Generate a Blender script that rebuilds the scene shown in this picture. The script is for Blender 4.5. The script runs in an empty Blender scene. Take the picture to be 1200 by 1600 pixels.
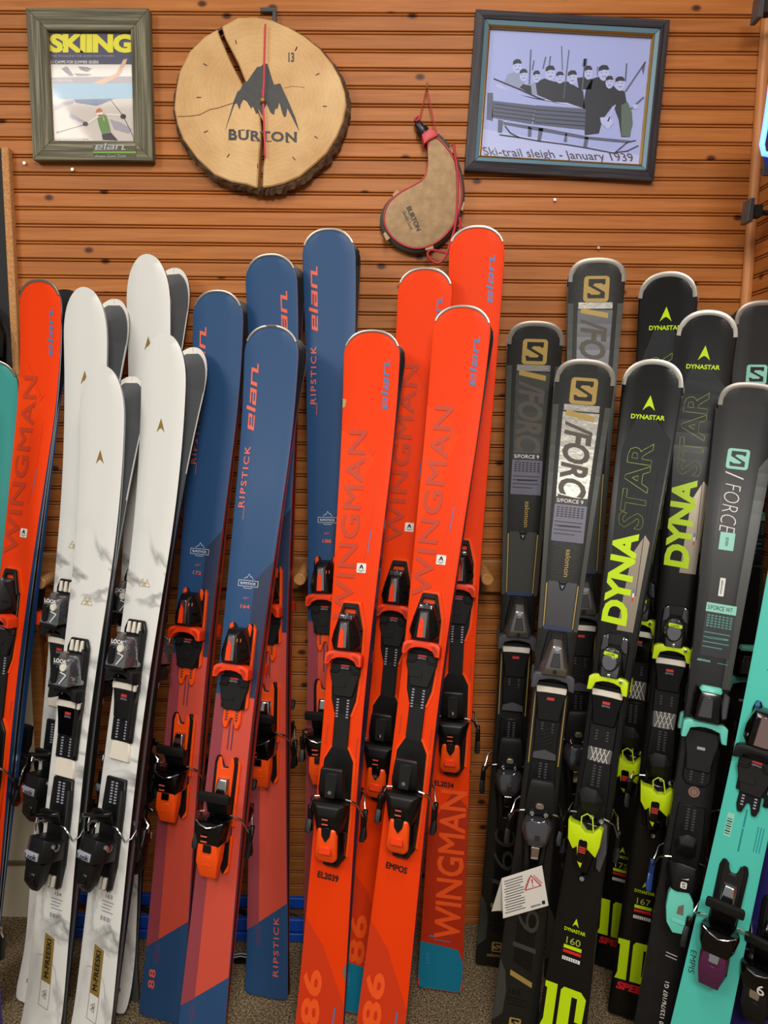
import bpy, bmesh, math, random
from mathutils import Vector, Matrix
random.seed(7)
SC = bpy.context.scene
COL = SC.collection

# ---------------------------------------------------------------- camera
CAMH, PITCH, ROLL, YAW, FOC = 1.4235, math.radians(7.8), 0.013, 0.015, 1202.0
WALL_Y = 1.97
cam_d = bpy.data.cameras.new('camera'); cam = bpy.data.objects.new('camera', cam_d); COL.objects.link(cam)
cam_d.sensor_fit = 'VERTICAL'; cam_d.sensor_height = 24.0; cam_d.lens = FOC / 1600.0 * 24.0
cam_d.clip_start = 0.02
fwd = Vector((-math.sin(YAW) * math.cos(PITCH), math.cos(YAW) * math.cos(PITCH), -math.sin(PITCH)))
rgt = fwd.cross(Vector((0, 0, 1))).normalized(); upv = rgt.cross(fwd).normalized()
# the phone was rolled a little, so level lines run down to the right
r2 = rgt * math.cos(ROLL) + upv * math.sin(ROLL); u2 = upv * math.cos(ROLL) - rgt * math.sin(ROLL)
CAMP = Vector((0, 0, CAMH))
cam.matrix_world = Matrix(((r2.x, u2.x, -fwd.x, CAMP.x), (r2.y, u2.y, -fwd.y, CAMP.y), (r2.z, u2.z, -fwd.z, CAMP.z), (0, 0, 0, 1)))
SC.camera = cam

# ---------------------------------------------------------------- world and lights
def lin(c):
    return c / 12.92 if c <= 0.04045 else ((c + 0.055) / 1.055) ** 2.4
def C(h):
    if isinstance(h, (tuple, list)): return tuple(h)
    h = h.lstrip('#'); return tuple(lin(int(h[i:i + 2], 16) / 255) for i in (0, 2, 4)) + (1.0,)
w = bpy.data.worlds.new('shop_ambient'); SC.world = w; w.use_nodes = True
w.node_tree.nodes['Background'].inputs[0].default_value = (1.0, 0.95, 0.88, 1)
w.node_tree.nodes['Background'].inputs[1].default_value = 0.24
def area(name, loc, size, sy, power, col, rot=(0, 0, 0)):
    l = bpy.data.lights.new(name, 'AREA'); l.shape = 'RECTANGLE'; l.size = size; l.size_y = sy
    l.energy = power; l.color = col
    o = bpy.data.objects.new(name, l); COL.objects.link(o); o.location = loc; o.rotation_euler = rot
    return o
area('ceiling_or_fill_light', (-1.36, 0.45, 2.75), 0.80, 0.24, 4.5, (1.0, 0.93, 0.82), (math.radians(14), 0, 0))
area('ceiling_or_fill_light', (0.08, 0.45, 2.75), 0.26, 1.2, 16, (1.0, 0.93, 0.84), (math.radians(14), 0, 0))
area('ceiling_or_fill_light', (0.20, -1.3, 2.75), 0.8, 0.6, 52, (1.0, 0.95, 0.88), (math.radians(35), 0, 0))
area('ceiling_or_fill_light', (-1.9, -0.3, 2.75), 0.5, 1.2, 24, (1.0, 0.94, 0.85), (math.radians(25), math.radians(-22), 0))  # unseen extra lamp, added so more light comes from the left
SC.view_settings.view_transform = 'Standard'; SC.view_settings.look = 'None'
SC.view_settings.gamma = 1.0; SC.view_settings.use_curve_mapping = False
SC.view_settings.exposure = 0.0

# ---------------------------------------------------------------- photograph pixel <-> place
def ray(px, py):
    return (fwd + r2 * ((px - 600) / FOC) + u2 * ((800 - py) / FOC)).normalized()
def at(px, py, Y):
    d = ray(px, py); return CAMP + d * (Y / d.y)
def on_floor(px, py, z=0.0):
    d = ray(px, py); return CAMP + d * ((z - CAMH) / d.z)
def on_x(px, py, X):
    d = ray(px, py); return CAMP + d * (X / d.x)
def proj(p):
    q = Vector(p) - CAMP; k = q.dot(fwd)
    return 600 + FOC * q.dot(r2) / k, 800 - FOC * q.dot(u2) / k

# ---------------------------------------------------------------- materials
M = {}
def mat(name, col, rough=0.5, metal=0.0, spec=0.5, bump=0.0, bscale=200.0, var=0.0, vscale=20.0, coat=0.0, emit=None, estr=0.0, trans=0.0, alpha=1.0, aniso=None):
    m = bpy.data.materials.new(name); m.use_nodes = True
    nt = m.node_tree; b = nt.nodes['Principled BSDF']
    b.inputs['Base Color'].default_value = C(col); b.inputs['Roughness'].default_value = rough
    b.inputs['Metallic'].default_value = metal; b.inputs['Specular IOR Level'].default_value = spec
    if coat: b.inputs['Coat Weight'].default_value = coat; b.inputs['Coat Roughness'].default_value = 0.08
    if trans: b.inputs['Transmission Weight'].default_value = trans
    if alpha < 1: b.inputs['Alpha'].default_value = alpha
    if emit: b.inputs['Emission Color'].default_value = C(emit); b.inputs['Emission Strength'].default_value = estr
    if bump or var:
        tc = nt.nodes.new('ShaderNodeTexCoord')
        if bump:
            n = nt.nodes.new('ShaderNodeTexNoise'); n.inputs['Scale'].default_value = bscale; n.inputs['Detail'].default_value = 3
            nt.links.new(tc.outputs['Object'], n.inputs['Vector'])
            bp = nt.nodes.new('ShaderNodeBump'); bp.inputs['Strength'].default_value = bump; bp.inputs['Distance'].default_value = 0.002
            nt.links.new(n.outputs['Fac'], bp.inputs['Height']); nt.links.new(bp.outputs['Normal'], b.inputs['Normal'])
        if var:
            n = nt.nodes.new('ShaderNodeTexNoise'); n.inputs['Scale'].default_value = vscale; n.inputs['Detail'].default_value = 4
            nt.links.new(tc.outputs['Object'], n.inputs['Vector'])
            r = nt.nodes.new('ShaderNodeValToRGB'); c = C(col)
            r.color_ramp.elements[0].position = 0.3; r.color_ramp.elements[1].position = 0.7
            r.color_ramp.elements[0].color = tuple(x * (1 - var) for x in c[:3]) + (1,)
            r.color_ramp.elements[1].color = tuple(min(1, x * (1 + var)) for x in c[:3]) + (1,)
            nt.links.new(n.outputs['Fac'], r.inputs['Fac']); nt.links.new(r.outputs['Color'], b.inputs['Base Color'])
    M[name] = m
    return m

def wood(name, c0, c1, c2, axis='X', scale=1.0, rough=0.42, knots=True, rnd=0.25, gs=26.0):
    """streaky wood along one axis with knots; planks differ through the object's random number"""
    m = bpy.data.materials.new(name); m.use_nodes = True; nt = m.node_tree; b = nt.nodes['Principled BSDF']; L = nt.links.new
    tc = nt.nodes.new('ShaderNodeTexCoord'); oi = nt.nodes.new('ShaderNodeObjectInfo')
    mp = nt.nodes.new('ShaderNodeMapping')
    s = {'X': (1.2, gs, gs), 'Y': (gs, 1.2, gs), 'Z': (gs, gs, 1.2)}[axis]
    mp.inputs['Scale'].default_value = [k * scale for k in s]
    off = nt.nodes.new('ShaderNodeVectorMath'); off.operation = 'SCALE'; off.inputs[0].default_value = (7.3, 11.7, 5.1); L(oi.outputs['Random'], off.inputs['Scale'])
    add = nt.nodes.new('ShaderNodeVectorMath'); add.operation = 'ADD'
    L(tc.outputs['Object'], add.inputs[0]); L(off.outputs[0], add.inputs[1]); L(add.outputs[0], mp.inputs['Vector'])
    n = nt.nodes.new('ShaderNodeTexNoise'); n.inputs['Scale'].default_value = 3.0; n.inputs['Detail'].default_value = 6; n.inputs['Roughness'].default_value = 0.62; n.inputs['Distortion'].default_value = 0.6
    L(mp.outputs[0], n.inputs['Vector'])
    r = nt.nodes.new('ShaderNodeValToRGB'); e = r.color_ramp.elements
    e[0].position = 0.28; e[0].color = C(c0); e[1].position = 0.72; e[1].color = C(c2)
    k = e.new(0.5); k.color = C(c1)
    L(n.outputs['Fac'], r.inputs['Fac']); out = r.outputs['Color']
    if knots:
        v = nt.nodes.new('ShaderNodeTexVoronoi'); v.inputs['Scale'].default_value = 1.0; v.voronoi_dimensions = '2D'
        mk = nt.nodes.new('ShaderNodeMapping'); mk.inputs['Scale'].default_value = (7, 11, 1)
        sx = nt.nodes.new('ShaderNodeSeparateXYZ'); cb = nt.nodes.new('ShaderNodeCombineXYZ'); L(add.outputs[0], sx.inputs[0])
        L(sx.outputs['XYZ'.index(axis)], cb.inputs[0]); L(sx.outputs[2 if axis != 'Z' else 0], cb.inputs[1])
        L(cb.outputs[0], mk.inputs['Vector']); L(mk.outputs[0], v.inputs['Vector'])
        kr = nt.nodes.new('ShaderNodeValToRGB'); kr.color_ramp.elements[0].position = 0.045; kr.color_ramp.elements[0].color = (1, 1, 1, 1)
        kr.color_ramp.elements[1].position = 0.105; kr.color_ramp.elements[1].color = (0, 0, 0, 1)
        L(v.outputs['Distance'], kr.inputs['Fac'])
        mx = nt.nodes.new('ShaderNodeMix'); mx.data_type = 'RGBA'; mx.inputs['B'].default_value = C('#4a2410')
        sc = nt.nodes.new('ShaderNodeSeparateColor'); L(v.outputs['Color'], sc.inputs[0]); gt = nt.nodes.new('ShaderNodeMath'); gt.operation = 'GREATER_THAN'; gt.inputs[1].default_value = 0.66; L(sc.outputs[0], gt.inputs[0]); mu = nt.nodes.new('ShaderNodeMath'); mu.operation = 'MULTIPLY'; L(kr.outputs['Color'], mu.inputs[0]); L(gt.outputs[0], mu.inputs[1]); L(mu.outputs[0], mx.inputs['Factor']); L(out, mx.inputs['A']); out = mx.outputs['Result']
    hs = nt.nodes.new('ShaderNodeHueSaturation'); mr = nt.nodes.new('ShaderNodeMapRange')
    mr.inputs['To Min'].default_value = 1 - rnd; mr.inputs['To Max'].default_value = 1 + rnd
    L(oi.outputs['Random'], mr.inputs['Value']); L(mr.outputs[0], hs.inputs['Value']); L(out, hs.inputs['Color'])
    L(hs.outputs[0], b.inputs['Base Color'])
    bp = nt.nodes.new('ShaderNodeBump'); bp.inputs['Strength'].default_value = 0.12; bp.inputs['Distance'].default_value = 0.002
    L(n.outputs['Fac'], bp.inputs['Height']); L(bp.outputs['Normal'], b.inputs['Normal'])
    b.inputs['Roughness'].default_value = rough; b.inputs['Specular IOR Level'].default_value = 0.3
    M[name] = m
    return m

wood('pine', '#9c5a25', '#b06b32', '#bd793f', 'X', rough=0.5, rnd=0.10)
wood('pine_across', '#9a5526', '#b86d36', '#c98347', 'Y', rough=0.38, rnd=0.10)
wood('pine_trim', '#a8683a', '#bf7f4c', '#cc9160', 'Z', knots=False, rnd=0.05)
wood('rack_wood', '#7c4a22', '#96602f', '#a8713c', 'X', knots=False, rnd=0.08)
wood('peg_wood', '#9a6a3a', '#b98650', '#c99a64', 'Y', knots=False, rnd=0.08)
mat('chipboard', '#c08a55', 0.8, var=0.25, vscale=180, bump=0.3, bscale=300)
mat('black_panel', '#1b1b1d', 0.7); mat('cream_paint', '#d8cfb4', 0.7, var=0.06, vscale=14)
mat('grey_trim', '#6f6a58', 0.7); mat('floor_board', '#554433', 0.8)
mat('blue_paint', '#0f52c4', 0.45); mat('dark_gap', '#0c0c0d', 0.8)
# ski materials
mat('orange_top', '#f24008', 0.48, spec=0.16); mat('orange_dark', '#d6360a', 0.42); mat('orange_print', '#c43a12', 0.45)
mat('orange_light', '#f2450c', 0.48, spec=0.16)
mat('elan_blue', '#3f7fb8', 0.4); mat('orange_deep', '#b82c06', 0.45); mat('orange_bright', '#fb5a1c', 0.4); mat('tail_teal', '#0a7c9c', 0.4)
mat('navy_top', '#284d7a', 0.45, spec=0.4); mat('navy_dark', '#2a3654', 0.45); mat('coral', '#d4503e', 0.45); mat('coral_dark', '#97404a', 0.45)
mat('coral_print', '#e8664c', 0.45); mat('pale_print', '#dfe6ee', 0.5); mat('navy_print', '#4a3550', 0.5)
mat('wall_red', '#b23427', 0.35); mat('wall_blue', '#123a6b', 0.35); mat('wall_black', '#131314', 0.35); mat('wall_white', '#d6d6d6', 0.4)
mat('wall_purple', '#4a1b45', 0.35)
mat('steel', '#b9bcc2', 0.28, 1.0); mat('cap_steel', '#a9a39a', 0.32, 1.0); mat('cap_grey', '#8d8880', 0.38, 0.8); mat('cap_silver', '#b4b2aa', 0.35, 0.8)
mat('base_black', '#1a1b1e', 0.35); mat('base_grey', '#5d6164', 0.4)
mat('gold_print', '#9f8340', 0.4, 0.3); mat('gold_line', '#b59a5a', 0.45); mat('navy_ink', '#1b1b30', 0.5)
mat('black_top', '#0a0a0b', 0.28, spec=0.45); mat('charcoal_top', '#161715', 0.36, bump=0.15, bscale=500, var=0.15, vscale=30)
mat('charcoal_light', '#3b3e39', 0.34); mat('foil', '#b9b6ae', 0.3, 0.95, bump=0.2, bscale=90); mat('foil_dark', '#6d6f72', 0.28, 0.95)
mat('force_ink', '#4f4a42', 0.5); mat('salomon_gold', '#a98f4e', 0.42, 0.2); mat('label_grey', '#6c6b7c', 0.35, 0.2); mat('label_dark', '#24242b', 0.4)
mat('label_pale', '#a3a4b5', 0.4); mat('w7_top', '#0e0e10', 0.4, var=0.45, vscale=45); mat('mint', '#93d9c6', 0.4); mat('mint_dark', '#4f9488', 0.4)
mat('neon', '#c4e80e', 0.35, spec=0.4); mat('neon_line', '#a9b84a', 0.4); mat('speed_red', '#e01f2d', 0.4); mat('gloss_grey', '#2c3032', 0.2); mat('pearl', '#a79c8c', 0.3, 0.8)
mat('teal_top', '#52cdbd', 0.38); mat('teal_dark', '#1f8e94', 0.4); mat('teal_left', '#3c9c97', 0.4); mat('purple_top', '#2a2466', 0.4)
mat('white_print', '#eceae4', 0.5); mat('ink', '#141414', 0.5); mat('marker_ink', '#1c0f0c', 0.6)
# binding materials
mat('black_plastic', '#0c0c0d', 0.42, spec=0.4, bump=0.05, bscale=600); mat('soft_black', '#151515', 0.55, spec=0.35); mat('gloss_black', '#060607', 0.14)
mat('grey_plastic', '#4a4b50', 0.3); mat('gun_metal', '#8b8886', 0.24, 0.7); mat('smoke', '#6a6a70', 0.12, 0.7, bump=0.5, bscale=60)
mat('chrome', '#d5d6da', 0.12, 1.0); mat('rose_chrome', '#c3a3a0', 0.16, 0.9); mat('clear_shell', '#9da0a8', 0.1, 0.85, bump=0.9, bscale=70)
mat('orange_plastic', '#fb4210', 0.36); mat('amber_plastic', '#ff5410', 0.36); mat('neon_plastic', '#cdea10', 0.36); mat('mint_plastic', '#6fd6c4', 0.36)
mat('plum_plastic', '#552246', 0.36); mat('white_plastic', '#e6e0d2', 0.5); mat('red_label', '#c43232', 0.5); mat('brown_disc', '#8a6b5c', 0.5)
mat('blue_plastic', '#1f3a78', 0.3); mat('wire', '#c9cacd', 0.2, 1.0)

def marble():
    m = bpy.data.materials.new('marble_top'); m.use_nodes = True; nt = m.node_tree; b = nt.nodes['Principled BSDF']; L = nt.links.new
    tc = nt.nodes.new('ShaderNodeTexCoord'); mp = nt.nodes.new('ShaderNodeMapping'); mp.inputs['Rotation'].default_value = (0, 0, 0.7); mp.inputs['Scale'].default_value = (1.0, 1.0, 0.2)
    oi = nt.nodes.new('ShaderNodeObjectInfo')
    L(tc.outputs['Object'], mp.inputs['Vector'])
    n1 = nt.nodes.new('ShaderNodeTexNoise'); n1.inputs['Scale'].default_value = 5; n1.inputs['Detail'].default_value = 5; n1.inputs['Distortion'].default_value = 0.9
    L(mp.outputs[0], n1.inputs['Vector'])
    a = nt.nodes.new('ShaderNodeMath'); a.operation = 'SUBTRACT'; a.inputs[1].default_value = 0.5; L(n1.outputs['Fac'], a.inputs[0])
    ab = nt.nodes.new('ShaderNodeMath'); ab.operation = 'ABSOLUTE'; L(a.outputs[0], ab.inputs[0])
    r = nt.nodes.new('ShaderNodeValToRGB'); r.color_ramp.elements[0].position = 0.0; r.color_ramp.elements[0].color = (1, 1, 1, 1)
    r.color_ramp.elements[1].position = 0.05; r.color_ramp.elements[1].color = (0, 0, 0, 1); L(ab.outputs[0], r.inputs['Fac'])
    n2 = nt.nodes.new('ShaderNodeTexNoise'); n2.inputs['Scale'].default_value = 4.5; n2.inputs['Detail'].default_value = 2; L(tc.outputs['Object'], n2.inputs['Vector'])
    r2_ = nt.nodes.new('ShaderNodeValToRGB'); r2_.color_ramp.elements[0].position = 0.42; r2_.color_ramp.elements[1].position = 0.6; L(n2.outputs['Fac'], r2_.inputs['Fac'])
    sp = nt.nodes.new('ShaderNodeSeparateXYZ'); L(tc.outputs['Object'], sp.inputs[0])
    mr = nt.nodes.new('ShaderNodeMapRange'); mr.inputs['From Min'].default_value = 1.22; mr.inputs['From Max'].default_value = 1.12; L(sp.outputs['Y'], mr.inputs['Value'])
    mu = nt.nodes.new('ShaderNodeMath'); mu.operation = 'MULTIPLY'; L(r.outputs[0], mu.inputs[0]); L(r2_.outputs[0], mu.inputs[1])
    mu2 = nt.nodes.new('ShaderNodeMath'); mu2.operation = 'MULTIPLY'; L(mu.outputs[0], mu2.inputs[0]); L(mr.outputs[0], mu2.inputs[1])
    mx = nt.nodes.new('ShaderNodeMix'); mx.data_type = 'RGBA'; mx.inputs['A'].default_value = C('#e3e4e1'); mx.inputs['B'].default_value = C('#8f9090')
    L(mu2.outputs[0], mx.inputs['Factor']); L(mx.outputs['Result'], b.inputs['Base Color']); b.inputs['Roughness'].default_value = 0.4
    M['marble_top'] = m
marble()
def carpet():
    m = bpy.data.materials.new('carpet'); m.use_nodes = True; nt = m.node_tree; b = nt.nodes['Principled BSDF']; L = nt.links.new
    tc = nt.nodes.new('ShaderNodeTexCoord')
    n = nt.nodes.new('ShaderNodeTexNoise'); n.inputs['Scale'].default_value = 210; n.inputs['Detail'].default_value = 3; n.inputs['Roughness'].default_value = 0.7; L(tc.outputs['Object'], n.inputs['Vector'])
    r = nt.nodes.new('ShaderNodeValToRGB'); e = r.color_ramp.elements
    e[0].position = 0.36; e[0].color = C('#3a3022'); e[1].position = 0.68; e[1].color = C('#cbb791'); k = e.new(0.5); k.color = C('#86745a')
    L(n.outputs['Fac'], r.inputs['Fac']); L(r.outputs[0], b.inputs['Base Color'])
    bp = nt.nodes.new('ShaderNodeBump'); bp.inputs['Strength'].default_value = 0.9; bp.inputs['Distance'].default_value = 0.006
    L(n.outputs['Fac'], bp.inputs['Height']); L(bp.outputs['Normal'], b.inputs['Normal']); b.inputs['Roughness'].default_value = 0.95
    b.inputs['Specular IOR Level'].default_value = 0.1
    M['carpet'] = m
carpet()

# ---------------------------------------------------------------- shapes: (verts, faces)
def shp_box(x0, x1, y0, y1, z0, z1):
    v = [(x, y, z) for z in (z0, z1) for y in (y0, y1) for x in (x0, x1)]
    return v, [(0, 2, 3, 1), (4, 5, 7, 6), (0, 1, 5, 4), (2, 6, 7, 3), (0, 4, 6, 2), (1, 3, 7, 5)]
def shp_prism(poly, z0, z1, top=None):
    n = len(poly); top = top or poly
    zz0 = z0 if callable(z0) else (lambda x, y: z0); zz1 = z1 if callable(z1) else (lambda x, y: z1)
    v = [(x, y, zz0(x, y)) for x, y in poly] + [(x, y, zz1(x, y)) for x, y in top]
    f = [tuple(range(n - 1, -1, -1)), tuple(range(n, 2 * n))] + [(i, (i + 1) % n, n + (i + 1) % n, n + i) for i in range(n)]
    return v, f
def shp_hull(pts):
    bm = bmesh.new()
    for p in pts: bm.verts.new(p)
    r = bmesh.ops.convex_hull(bm, input=bm.verts)
    junk = list({g for g in r['geom_interior'] + r['geom_unused'] if isinstance(g, bmesh.types.BMVert)})
    if junk: bmesh.ops.delete(bm, geom=junk, context='VERTS')
    bmesh.ops.dissolve_limit(bm, angle_limit=0.02, verts=bm.verts, edges=bm.edges)
    bm.verts.index_update(); out = [tuple(v.co) for v in bm.verts], [tuple(v.index for v in f.verts) for f in bm.faces]; bm.free(); return out
def shp_bevel(s, wd, seg=2, ang=20):
    bm = bmesh.new(); vs = [bm.verts.new(p) for p in s[0]]
    for f in s[1]:
        try: bm.faces.new([vs[i] for i in f])
        except ValueError: pass
    bmesh.ops.recalc_face_normals(bm, faces=bm.faces)
    ed = [e for e in bm.edges if len(e.link_faces) == 2 and e.calc_face_angle(0) > math.radians(ang)]
    bmesh.ops.bevel(bm, geom=ed, offset=wd, segments=seg, affect='EDGES', profile=0.6, clamp_overlap=True)
    bm.verts.index_update(); out = [tuple(v.co) for v in bm.verts], [tuple(v.index for v in f.verts) for f in bm.faces]; bm.free(); return out
def shp_tube(pts, r, n=8, closed=False):
    pts = [Vector(p) for p in pts]; v = []; f = []; N = len(pts)
    rr = r if isinstance(r, (list, tuple)) else [r] * N
    ref = None
    for i, p in enumerate(pts):
        a = pts[(i - 1) % N] if (closed or i > 0) else p; b = pts[(i + 1) % N] if (closed or i < N - 1) else p
        t = (b - a).normalized()
        if ref is None:
            ref = t.cross(Vector((0.31, 0.2, 0.93)))
            if ref.length < 0.05: ref = t.cross(Vector((1, 0, 0)))
        ref = (ref - t * ref.dot(t)).normalized(); bi = t.cross(ref)
        for k in range(n):
            an = 2 * math.pi * k / n; v.append(tuple(p + (ref * math.cos(an) + bi * math.sin(an)) * rr[i]))
    for i in range(N if closed else N - 1):
        j = (i + 1) % N
        for k in range(n): f.append((i * n + k, i * n + (k + 1) % n, j * n + (k + 1) % n, j * n + k))
    if not closed: f += [tuple(range(n - 1, -1, -1)), tuple((N - 1) * n + k for k in range(n))]
    return v, f
def shp_lathe(prof, n=16, axis='z', org=(0, 0, 0)):
    v = []; f = []
    for r, h in prof:
        for k in range(n):
            a = 2 * math.pi * k / n; x, y = r * math.cos(a), r * math.sin(a)
            p = {'z': (x, y, h), 'y': (x, h, y), 'x': (h, x, y)}[axis]
            v.append(tuple(p[i] + org[i] for i in range(3)))
    for i in range(len(prof) - 1):
        for k in range(n): f.append((i * n + k, i * n + (k + 1) % n, (i + 1) * n + (k + 1) % n, (i + 1) * n + k))
    f += [tuple(range(n - 1, -1, -1)), tuple((len(prof) - 1) * n + k for k in range(n))]
    return v, f
def xf(s, fn): return [tuple(fn(Vector(p))) for p in s[0]], s[1]
def move(s, d): return [(p[0] + d[0], p[1] + d[1], p[2] + d[2]) for p in s[0]], s[1]
def scale(s, k): return [(p[0] * k, p[1] * k, p[2] * k) for p in s[0]], s[1]
def join(*ss):
    v = []; f = []
    for s in ss:
        o = len(v); v += list(s[0]); f += [tuple(i + o for i in q) for q in s[1]]
    return v, f
def ellipse(cx, cy, rx, ry, n=20, rot=0):
    return [(cx + rx * math.cos(t) * math.cos(rot) - ry * math.sin(t) * math.sin(rot), cy + rx * math.cos(t) * math.sin(rot) + ry * math.sin(t) * math.cos(rot)) for t in (2 * math.pi * i / n for i in range(n))]
def rrect(x0, x1, y0, y1, r, n=4):
    p = []
    for cx, cy, a0 in ((x1 - r, y1 - r, 0), (x0 + r, y1 - r, 90), (x0 + r, y0 + r, 180), (x1 - r, y0 + r, 270)):
        for i in range(n + 1):
            a = math.radians(a0 + 90 * i / n); p.append((cx + r * math.cos(a), cy + r * math.sin(a)))
    return p
def stroke(pts, wd, closed=False):
    """a flat line of width wd as quads"""
    v = []; f = []; N = len(pts)
    for i in range(N if closed else N - 1):
        a = Vector(pts[i]).to_2d(); b = Vector(pts[(i + 1) % N]).to_2d(); d = (b - a)
        if d.length < 1e-9: continue
        d.normalize(); n = Vector((-d.y, d.x)) * wd / 2; e = d * wd * 0.35; o = len(v)
        v += [tuple(a - e + n), tuple(a - e - n), tuple(b + e - n), tuple(b + e + n)]; f.append((o, o + 1, o + 2, o + 3))
    return v, f
def flat(poly): return [tuple(p) for p in poly], [tuple(range(len(poly)))]

def to_mesh(name, s, mats, idx=None, smooth=False, autosmooth=True):
    me = bpy.data.meshes.new(name); me.from_pydata([tuple(p) for p in s[0]], [], s[1])
    bm = bmesh.new(); bm.from_mesh(me)
    if idx is None and any(len(p) == 3 for p in s[0][:1]): bmesh.ops.recalc_face_normals(bm, faces=bm.faces)
    bm.to_mesh(me); bm.free()
    for m in (mats if isinstance(mats, (list, tuple)) else [mats]): me.materials.append(M[m])
    if idx: me.polygons.foreach_set('material_index', idx)
    if smooth:
        me.polygons.foreach_set('use_smooth', [True] * len(me.polygons))
        if autosmooth:
            try: me.set_sharp_from_angle(angle=math.radians(38))
            except Exception: pass
    me.update(); return me
def obj(name, me, parent=None, loc=None, mw=None):
    o = bpy.data.objects.new(name, me); COL.objects.link(o)
    if parent: o.parent = parent
    if loc is not None: o.location = loc
    if mw is not None: o.matrix_world = mw
    return o
def add(name, s, mats, parent=None, smooth=False, loc=None, idx=None):
    return obj(name, to_mesh(name, s, mats, idx, smooth), parent, loc)
def tag(o, label=None, cat=None, group=None, kind=None):
    if label: o['label'] = label
    if cat: o['category'] = cat
    if group: o['group'] = group
    if kind: o['kind'] = kind
    return o
def thing(name, loc, label, cat, group=None):
    o = bpy.data.objects.new(name, None); COL.objects.link(o); o.location = loc; o.empty_display_size = 0.05
    return tag(o, label, cat, group)

# ---------------------------------------------------------------- lettering
_TX = {}
def text2d(s, bold=0.0, space=1.0, outline=0.0, serif=False):
    """letters as a flat mesh, scaled into a box of width 1 and height 1"""
    key = (s, bold, space, outline, serif)
    if key in _TX: return _TX[key]
    cu = bpy.data.curves.new('lettering', 'FONT'); cu.body = s; cu.offset = bold; cu.space_character = space; cu.resolution_u = 3
    if outline: cu.fill_mode = 'NONE'; cu.bevel_depth = outline; cu.bevel_resolution = 0; cu.resolution_u = 2
    ob = bpy.data.objects.new('lettering', cu)
    me = bpy.data.meshes.new_from_object(ob)
    v = [(p.co.x, p.co.y) for p in me.vertices]; f = [tuple(p.vertices) for p in me.polygons]
    bpy.data.objects.remove(ob); bpy.data.meshes.remove(me); bpy.data.curves.remove(cu)
    x0 = min(p[0] for p in v); x1 = max(p[0] for p in v); y0 = min(p[1] for p in v); y1 = max(p[1] for p in v)
    out = [((p[0] - x0) / (x1 - x0), (p[1] - y0) / (y1 - y0)) for p in v], f
    _TX[key] = out; return out
def put(s2, cx, cy, wd, ht, rot=0, shear=0.0):
    """place a unit-box shape: centre, width along the reading direction, height, turn in degrees"""
    a = math.radians(rot); ca, sa = math.cos(a), math.sin(a); v = []
    for x, y in s2[0]:
        X = (x - 0.5) * wd + (y - 0.5) * ht * shear; Y = (y - 0.5) * ht
        v.append((cx + X * ca - Y * sa, cy + X * sa + Y * ca))
    return v, s2[1]
def rects(rs, shear=0.0):
    x0 = min(r[0] for r in rs); x1 = max(r[1] for r in rs); y0 = min(r[2] for r in rs); y1 = max(r[3] for r in rs)
    v = []; f = []
    for a, b, c, d in rs:
        o = len(v); v += [((p - x0) / (x1 - x0) + shear * (q - y0) / (y1 - y0), (q - y0) / (y1 - y0)) for p, q in ((a, c), (b, c), (b, d), (a, d))]; f.append((o, o + 1, o + 2, o + 3))
    return v, f
ELAN = rects([(0, .3, 0, 1), (.3, 1.25, .8, 1), (.3, 1.25, .4, .58), (.3, 1.25, 0, .2), (.98, 1.25, .58, .8),
              (1.5, 1.8, 0, 1.4), (2.05, 2.35, 0, .58), (2.35, 3.0, .4, .58), (2.35, 3.0, 0, .2), (2.1, 3.0, .8, 1), (3.0, 3.3, 0, 1),
              (3.55, 3.85, 0, 1), (3.85, 4.9, .8, 1), (4.62, 4.92, -.1, .8), (4.92, 5.35, -.1, .12)], shear=0.05)
S_LOGO = [(.18, .88), (.84, .88), (.84, .7), (.76, .66), (.7, .72), (.42, .72), (.36, .64), (.84, .38), (.84, .14), (.18, .14), (.14, .34), (.24, .34), (.32, .28), (.62, .28), (.68, .36), (.18, .62)]
def serif_word(word):
    """slab lettering: sans letters plus feet"""
    s = text2d(word, bold=0.022); v = list(s[0]); f = list(s[1])
    return v, f
CHEV = [(0, 1), (.30, .28), (.80, -1), (.28, -.52), (0, -.38), (-.28, -.52), (-.80, -1), (-.30, .28)]
DEBUG = False
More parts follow.
